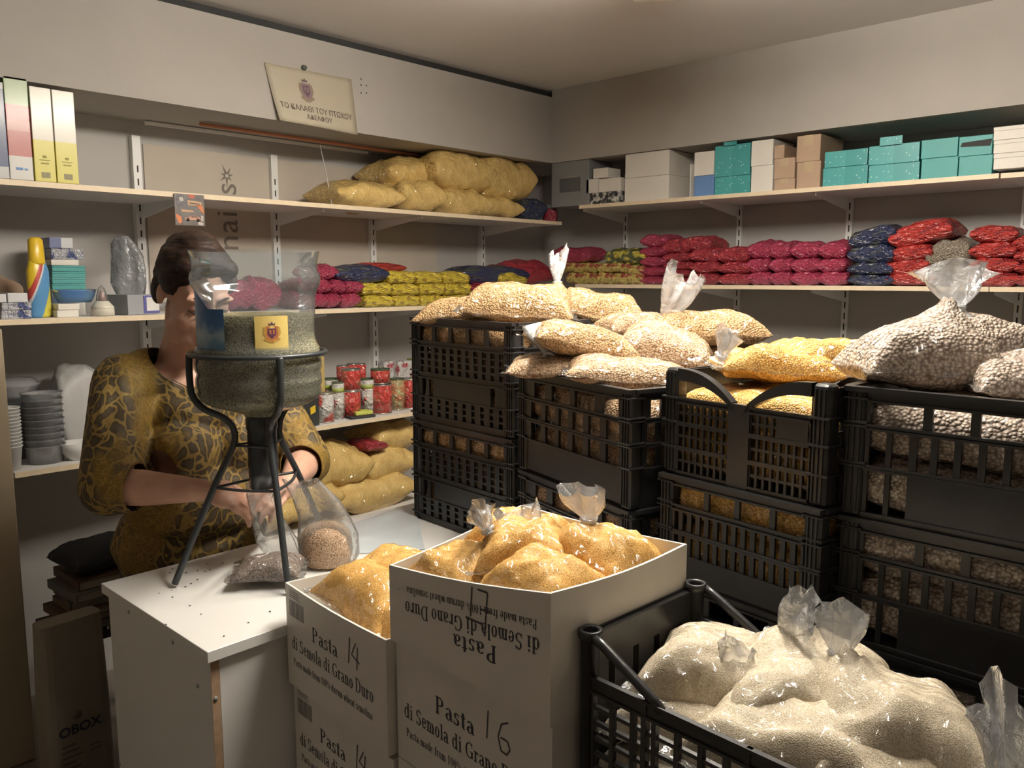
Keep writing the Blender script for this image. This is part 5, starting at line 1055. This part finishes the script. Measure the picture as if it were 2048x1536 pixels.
lk(nt, ramp(nt, mr.outputs[0], [(0, (.02, .06, .12)), (.22, (.10, .22, .34)), (.42, (.30, .42, .50)), (.55, (.05, .16, .36)), (1, (.02, .09, .26))]), p_.inputs['Base Color']); p_.inputs['Roughness'].default_value = .3
patch(toc - R(78), toc - R(31), lambda u: 1.402, lambda u: 1.508 if u > .62 else 1.508 + .042*math.cos((u/.62)*math.pi/2), .1452, m, 'blue_label', 20)
mb_obj('spout', MB().lathe([(.028, 1.052), (.036, 1.052), (.0365, 1.10), (.038, 1.115), (.0365, 1.125), (.0365, 1.20), (.039, 1.205), (.039, 1.232), (.034, 1.24), (0, 1.24)], 28), plain('black_tube', (.018, .022, .026), .3, coat=.3), wb)
# ------------------------------------------------------------------ bags on the counter
p = onz(548, 1168, TZ); bag(BULG, Vector((p.x, p.y + .02, TZ + .03)), .17, .13, .075, -40, (0, 0), 81, 'small bag of dark lentils lying on the counter beside the stand foot', 'bags on the counter')
def crumple(path, radii, seed, n=26, flatx=1, flaty=.6, ruff=.35):
    rn = random.Random(seed); ph = [rn.uniform(0, 6.28) for _ in range(4)]; vs = []; fs = []; path = [Vector(q) for q in path]; k = len(path)
    for i, (P, r) in enumerate(zip(path, radii)):
        t = i/(k-1)
        for j in range(n):
            a = 2*math.pi*j/n; q = r*(1 + ruff*(.5*math.sin(3*a+ph[0]+2*t) + .35*math.sin(5*a+ph[1]-3*t) + .2*math.sin(8*a+ph[2]+4*t)))
            vs.append(P + rt*(q*math.cos(a)*flatx) + Vector((fw.x, fw.y, 0)).normalized()*(q*math.sin(a)*flaty) + Vector((0, 0, (.14*r*math.sin(2*a+ph[3]) if i == k-1 else 0))))
    for i in range(k-1):
        for j in range(n): fs.append((i*n+j, i*n+(j+1) % n, (i+1)*n+(j+1) % n, (i+1)*n+j))
    return MB().add(vs, fs, True)
FILM2 = clear_film('loose_bag_film', (.95, .95, .94), .22, .1, .45, 30.0)
pbg = empty('plastic_bag', (PB_X, YF + .13, LZ[1] + .072), 0, 'crumpled grey see-through plastic bag on the wrapped pack', 'plastic bag')
mb_obj('film', crumple([(0, 0, 0), (0, 0, .04), (.004, 0, .09), (.0, 0, .14), (-.01, 0, .18), (-.012, 0, .205)], [.05, .062, .058, .05, .038, .02], 21, ruff=.28), GREYF, pbg)
p = onz(655, 1128, TZ); sb = empty('food_bag', (p.x, p.y, TZ), 0, 'open clear bag of pinkish grain standing on the counter', 'bag', 'bags on the counter')
mb_obj('film', crumple([(0, 0, .002), (0, 0, .03), (.0, .0, .08), (-.004, .004, .13), (-.02, .01, .18), (-.04, .015, .215), (-.055, .02, .235)], [.06, .078, .08, .068, .058, .05, .045], 4, ruff=.22), FILM2, sb)
mb_obj('grain', MB().lathe([(.02, .006), (.062, .008), (.070, .04), (.066, .085), (.05, .105), (.025, .115), (0, .118)], 28, wob=lambda a, t: .08*math.sin(3*a)*t), grain_bag('pink_grain', [(.55, .38, .25), (.60, .44, .30), (.48, .32, .2)], .003, (.25, .16, .1), film=.3), sb)
hb = empty('clear_bag', (1.075, 1.925, 1.02), 0, 'empty clear bag held open under the spout', 'bag')
mb_obj('film', crumple([(0, 0, 0), (.006, -.006, -.03), (.018, -.016, -.08), (.035, -.03, -.13), (.055, -.045, -.18)], [.034, .036, .044, .05, .042], 8, ruff=.3), FILM2, hb)
# ================================================================== the woman
def blob(name, parts, voxel, mat, parent, smooth=4, cut=None, thick=0):
    bm = bmesh.new()
    for c, r, rot in parts:
        M = Matrix.Translation(c) @ (rot if rot is not None else Matrix.Identity(4)) @ Matrix.Diagonal((r[0], r[1], r[2], 1)) if hasattr(r, '__len__') else Matrix.Translation(c) @ Matrix.Scale(r, 4)
        bmesh.ops.create_icosphere(bm, subdivisions=2, radius=1, matrix=M)
    me = bpy.data.meshes.new('tmp'); bm.to_mesh(me); bm.free()
    t = bpy.data.objects.new('tmp', me); col.objects.link(t)
    md = t.modifiers.new('r', 'REMESH'); md.mode = 'VOXEL'; md.voxel_size = voxel; md.use_smooth_shade = True
    ms = t.modifiers.new('s', 'SMOOTH'); ms.iterations = smooth; ms.factor = .5
    dg = bpy.context.evaluated_depsgraph_get(); me2 = bpy.data.meshes.new_from_object(t.evaluated_get(dg)); bpy.data.objects.remove(t)
    if cut or thick:
        bm = bmesh.new(); bm.from_mesh(me2)
        if cut:
            bmesh.ops.delete(bm, geom=[v for v in bm.verts if cut(v.co)], context='VERTS')
            for _ in range(10):
                new = {}
                for v in bm.verts:
                    if v.is_boundary:
                        nb = [e.other_vert(v) for e in v.link_edges if e.is_boundary]
                        if len(nb) == 2: new[v] = v.co*.4 + (nb[0].co + nb[1].co)*.3
                for v, c in new.items(): v.co = c
        bm.to_mesh(me2); bm.free()
    me2.name = name; me2.materials.clear(); me2.materials.append(mat)
    for pl in me2.polygons: pl.use_smooth = True
    return ob(name, me2, parent)
def limb(pts, radii, step=.012):
    out = []; pts = [Vector(q) for q in pts]
    for i in range(len(pts)-1):
        a, b = pts[i], pts[i+1]; n = max(2, int((b-a).length/step))
        for k in range(n+1): t = k/n; out.append((a.lerp(b, t), radii[i]*(1-t) + radii[i+1]*t, None))
    return out
PX, PY = 1.10, 2.36; V = Vector
per = empty('person', (PX, PY, 0), 0, 'woman in a mustard snake-print blouse filling a bag under the spout', 'person')
def rel(parts): return [(Vector(c) - Vector((PX, PY, 0)), r, q) for c, r, q in parts]
# --- head frame
hc = V((1.062, 2.195, 1.535)); HS = 1.17
yawm = Matrix.Rotation(R(-4), 3, 'Z'); f_ = yawm @ V((0, -math.cos(R(24)), -math.sin(R(24)))); u_ = yawm @ V((0, -math.sin(R(24)), math.cos(R(24)))); s_ = f_.cross(u_) * -1
HM = Matrix((s_, f_, u_)).transposed().to_4x4()
def hp(s, f, u): return hc + (s_*s + f_*f + u_*u)*HS
def he(s, f, u, a, b, c): return (hp(s, f, u), (a*HS, b*HS, c*HS), HM)
def hsph(s, f, u, r): return (hp(s, f, u), r*HS, None)
head = [he(0, -.012, .035, .077, .097, .086), he(0, .028, -.025, .066, .062, .092), he(0, .036, -.088, .054, .050, .042), he(0, .066, -.114, .024, .020, .018)]
for k in (-1, 1): head += [he(k*.036, .055, -.032, .03, .028, .032), he(k*.03, .078, .024, .028, .014, .009), he(k*.031, .076, .003, .017, .013, .013), he(k*.011, .098, -.046, .010, .011, .008), he(k*.077, -.012, -.004, .008, .018, .027), he(k*.048, .02, -.08, .020, .035, .034)]
head += limb([hp(0, .082, .018), hp(0, .098, -.016), hp(0, .113, -.042)], [.0085*HS, .010*HS, .0135*HS], .006) + [he(0, .086, -.074, .025, .012, .0065), he(0, .084, -.087, .021, .012, .0075)]
neck = limb([hp(0, -.035, -.05), (1.075, 2.285, 1.42), (1.09, 2.325, 1.34)], [.060, .064, .085])
shR, elR, wrR = V((.892, 2.33, 1.285)), V((.812, 2.215, 1.035)), V((.962, 2.015, 1.032)); shL, elL, wrL = V((1.315, 2.33, 1.28)), V((1.378, 2.175, 1.015)), V((1.21, 1.985, 1.02))
def hand(wr, d, n, flip):
    a = d.normalized(); n = (n - a*n.dot(a)).normalized(); b = a.cross(n) * flip; out = limb([wr - a*.02, wr + a*.03], [.029, .03])
    hm = Matrix((a, b, n)).transposed().to_4x4(); out.append((wr + a*.058, (.048, .044, .019), hm))
    for k, (o, L, cu) in enumerate(((-.034, .066, 30), (-.012, .080, 26), (.011, .078, 24), (.033, .066, 20))):
        p0 = wr + a*.092 + b*o; dirv = (a + b*o*1.5).normalized(); pts = [p0]; ang = cu
        for q, fr in enumerate((.45, .32, .25)): M = Matrix.Rotation(R(-ang)*flip, 3, b); dirv = (M @ dirv).normalized(); p0 = p0 + dirv*(L*1.05*fr); pts.append(p0); ang = cu*1.1
        out += limb(pts, [.0105, .0098, .0088, .0075], .007)
    t0 = wr + a*.03 - b*.034; out += limb([t0, t0 + a*.03 - b*.022 - n*.006, t0 + a*.062 - b*.026 - n*.016, t0 + a*.085 - b*.016 - n*.02], [.014, .0125, .0105, .0085], .007)
    return out
handR = hand(wrR, V((1.07, 1.955, .985)) - wrR, V((-.25, -.35, .9)), 1); handL = hand(wrL, V((1.10, 1.93, .995)) - wrL, V((.25, -.35, .9)), -1)
SKIN, nt, p_ = newmat('skin'); co = coords(nt); n_ = node(nt, 'ShaderNodeTexNoise', Scale=14.0, Detail=4.0); lk(nt, co, n_.inputs['Vector']); lk(nt, ramp(nt, n_.outputs[0], [(.35, (.56, .32, .23)), (.65, (.64, .38, .28))]), p_.inputs['Base Color']); p_.inputs['Roughness'].default_value = .45; p_.inputs['Subsurface Weight'].default_value = .12; p_.inputs['Subsurface Radius'].default_value = (.01, .004, .002); p_.inputs['Specular IOR Level'].default_value = .35
chest = [((1.10, 2.325, 1.275), (.19, .10, .075), None), ((1.10, 2.30, 1.15), (.17, .12, .12), None), ((1.10, 2.34, .95), (.19, .15, .2), None)]
arms = limb([shR, elR], [.068, .054]) + limb([elR, elR.lerp(wrR, .35), wrR], [.052, .05, .031]) + limb([shL, elL], [.068, .054]) + limb([elL, elL.lerp(wrL, .35), wrL], [.052, .05, .031])
legs = limb([(1.0, 2.37, .80), (.995, 2.34, .48), (.99, 2.37, .10)], [.09, .08, .05]) + limb([(1.20, 2.37, .80), (1.205, 2.34, .48), (1.21, 2.37, .10)], [.09, .08, .05])
blob('body', rel(head + neck + chest + arms + handR + handL + legs), .0052, SKIN, per, 3)
# --- blouse
m, nt, p_ = newmat('snake_print'); co = coords(nt, (1, 1, .8)); wn = node(nt, 'ShaderNodeTexNoise', Scale=9.0, Detail=3.0); lk(nt, co, wn.inputs['Vector'])
mxv = node(nt, 'ShaderNodeMix', _data_type='RGBA', _blend_type='LINEAR_LIGHT'); mxv.inputs[0].default_value = .06; lk(nt, co, mxv.inputs[6]); lk(nt, wn.outputs['Color'], mxv.inputs[7])
v1 = node(nt, 'ShaderNodeTexVoronoi', Scale=30.0, _feature='DISTANCE_TO_EDGE'); lk(nt, mxv.outputs[2], v1.inputs['Vector']); v2 = node(nt, 'ShaderNodeTexVoronoi', Scale=75.0, _feature='DISTANCE_TO_EDGE'); lk(nt, mxv.outputs[2], v2.inputs['Vector'])
cell = ramp(nt, v1.outputs[0], [(.0, (.29, .19, .055)), (.07, (.24, .15, .03)), (.11, (.045, .03, .015)), (.2, (.075, .052, .025)), (.5, (.10, .07, .036))])
zone = node(nt, 'ShaderNodeTexNoise', Scale=5.5, Detail=2.0); lk(nt, coords(nt, (1.6, 1.6, .55)), zone.inputs['Vector']); fine = ramp(nt, v2.outputs[0], [(.0, (.29, .175, .025)), (.12, (.18, .105, .014))])
mx = node(nt, 'ShaderNodeMix', _data_type='RGBA'); lk(nt, ramp(nt, zone.outputs[0], [(.50, (0, 0, 0)), (.60, (1, 1, 1))]), mx.inputs[0]); lk(nt, cell, mx.inputs[6]); lk(nt, fine, mx.inputs[7])
lk(nt, mx.outputs[2], p_.inputs['Base Color']); p_.inputs['Roughness'].default_value = .7; bn_ = node(nt, 'ShaderNodeTexNoise', Scale=11.0, Detail=3.0, Distortion=.8); lk(nt, co, bn_.inputs['Vector']); lk(nt, bump(nt, bn_.outputs[0], .5, .03), p_.inputs['Normal'])
torso = [((1.10, 2.375, .80), (.235, .18, .16), None), ((1.10, 2.32, .96), (.225, .185, .17), None), ((1.10, 2.32, 1.12), (.215, .15, .14), None), ((1.10, 2.335, 1.275), (.21, .112, .085), None), ((1.10, 2.27, 1.20), (.17, .11, .09), None), ((1.0, 2.335, 1.335), (.10, .07, .05), None), ((1.19, 2.335, 1.33), (.10, .07, .05), None), ((1.015, 2.215, 1.105), (.105, .09, .09), None), ((1.185, 2.215, 1.10), (.105, .09, .09), None)]
slv = limb([shR + V((.02, 0, .0)), elR], [.088, .078]) + limb([elR, elR.lerp(wrR, .34)], [.076, .062]) + limb([shL + V((-.02, 0, .0)), elL], [.088, .078]) + limb([elL, elL.lerp(wrL, .34)], [.076, .064])
for k in range(14):
    a = random.Random(k).uniform(0, 6.28); t = .35 + .6*(k % 7)/7; S_, E_ = (shR, elR) if k < 7 else (shL, elL); slv.append((S_.lerp(E_, t) + V((.05*math.cos(a), .05*math.sin(a), 0)), (.035, .035, .02), None))
rP = V((PX, PY, 0)); eR = elR.lerp(wrR, .31) - rP; dR = (wrR - elR).normalized(); eL = elL.lerp(wrL, .31) - rP; dL = (wrL - elL).normalized()
nk = V((1.075, 2.225, 1.405)) - rP
def cutf(c):
    d = c - nk
    if (d.x/.125)**2 + (d.y/.150)**2 + (d.z/.130)**2 < 1: return True
    if (c - eR).dot(dR) > 0 and (c - eR).length < .11: return True
    if (c - eL).dot(dL) > 0 and (c - eL).length < .11: return True
    return False
bl_ = blob('blouse', rel(torso + slv), .009, m, per, 4, cutf); md = bl_.modifiers.new('t', 'SOLIDIFY'); md.thickness = .003; md.offset = 1
DENIM = plain('dark_trousers', (.025, .03, .045), .8)
blob('trousers', rel([((1.10, 2.375, .74), (.215, .16, .12), None)] + limb([(1.0, 2.37, .72), (.995, 2.34, .48), (.99, 2.37, .08)], [.115, .092, .07]) + limb([(1.20, 2.37, .72), (1.205, 2.34, .48), (1.21, 2.37, .08)], [.115, .092, .07])), .012, DENIM, per, 4)
for x in (.99, 1.21): blob('shoe', rel([((x, 2.37, .045), (.05, .06, .045), None), ((x, 2.29, .035), (.048, .10, .035), None)]), .01, plain('black_shoe', (.02, .02, .02), .4), per, 3)
# --- hair and face
HAIR, nt, p_ = newmat('dark_brown_hair'); wv = node(nt, 'ShaderNodeTexNoise', Scale=30.0, Detail=6.0, Distortion=.5); lk(nt, coords(nt, (1, .25, 3)), wv.inputs['Vector']); lk(nt, ramp(nt, wv.outputs[0], [(.3, (.012, .007, .006)), (.7, (.04, .02, .013))]), p_.inputs['Base Color']); p_.inputs['Roughness'].default_value = .55; p_.inputs['Specular IOR Level'].default_value = .25; lk(nt, bump(nt, wv.outputs[0], .6, .01), p_.inputs['Normal'])
hair = [he(0, -.022, .052, .087, .098, .088), he(0, .018, .088, .068, .058, .045), he(0, -.075, .02, .075, .05, .075), he(0, -.10, .075, .045, .04, .04), he(0, -.02, .115, .05, .06, .035)]
for k in (-1, 1): hair += [he(k*.072, .006, .040, .014, .042, .034), he(k*.066, -.055, -.01, .016, .03, .04), he(k*.04, .045, .085, .032, .036, .026)]
blob('hair', rel(hair), .005, HAIR, per, 9)
DK = plain('brow_hair', (.035, .018, .012), .7)
for k in (-1, 1):
    blob('eyebrow', rel(limb([hp(k*.014, .095, .024), hp(k*.03, .093, .031), hp(k*.05, .076, .026)], [.0035, .0045, .003], .005)), .0022, DK, per, 2)
    blob('eyelashes', rel(limb([hp(k*.016, .0895, -.004), hp(k*.031, .0915, -.008), hp(k*.047, .079, -.004)], [.0025, .003, .0025], .004)), .002, DK, per, 1)
blob('lips', rel([he(0, .0915, -.075, .021, .009, .0048), he(0, .0895, -.086, .018, .009, .0056)]), .0022, plain('lip', (.36, .12, .10), .4), per, 2)
# thin necklace glint
mb_obj('necklace', MB().tube([V((1.0, 2.235, 1.30)) - rP, V((1.05, 2.19, 1.265)) - rP, V((1.09, 2.18, 1.255)) - rP, V((1.13, 2.195, 1.27)) - rP, V((1.165, 2.24, 1.30)) - rP], .0014, 6), plain('silver_chain', (.7, .7, .7), .2, metal=1), per)
# blue scrap at the lower left edge
p = onz(2, 1530, .30); tag(mb_obj('blue_bag', pillow(.2, .16, .14, 91, 14, 10, flat=1.0), plain('blue_plastic_bag', (.04, .12, .32), .4, coat=.5), loc=(.40, 1.70, .075)), 'blue plastic bag on the floor at the lower left corner', 'plastic bag')
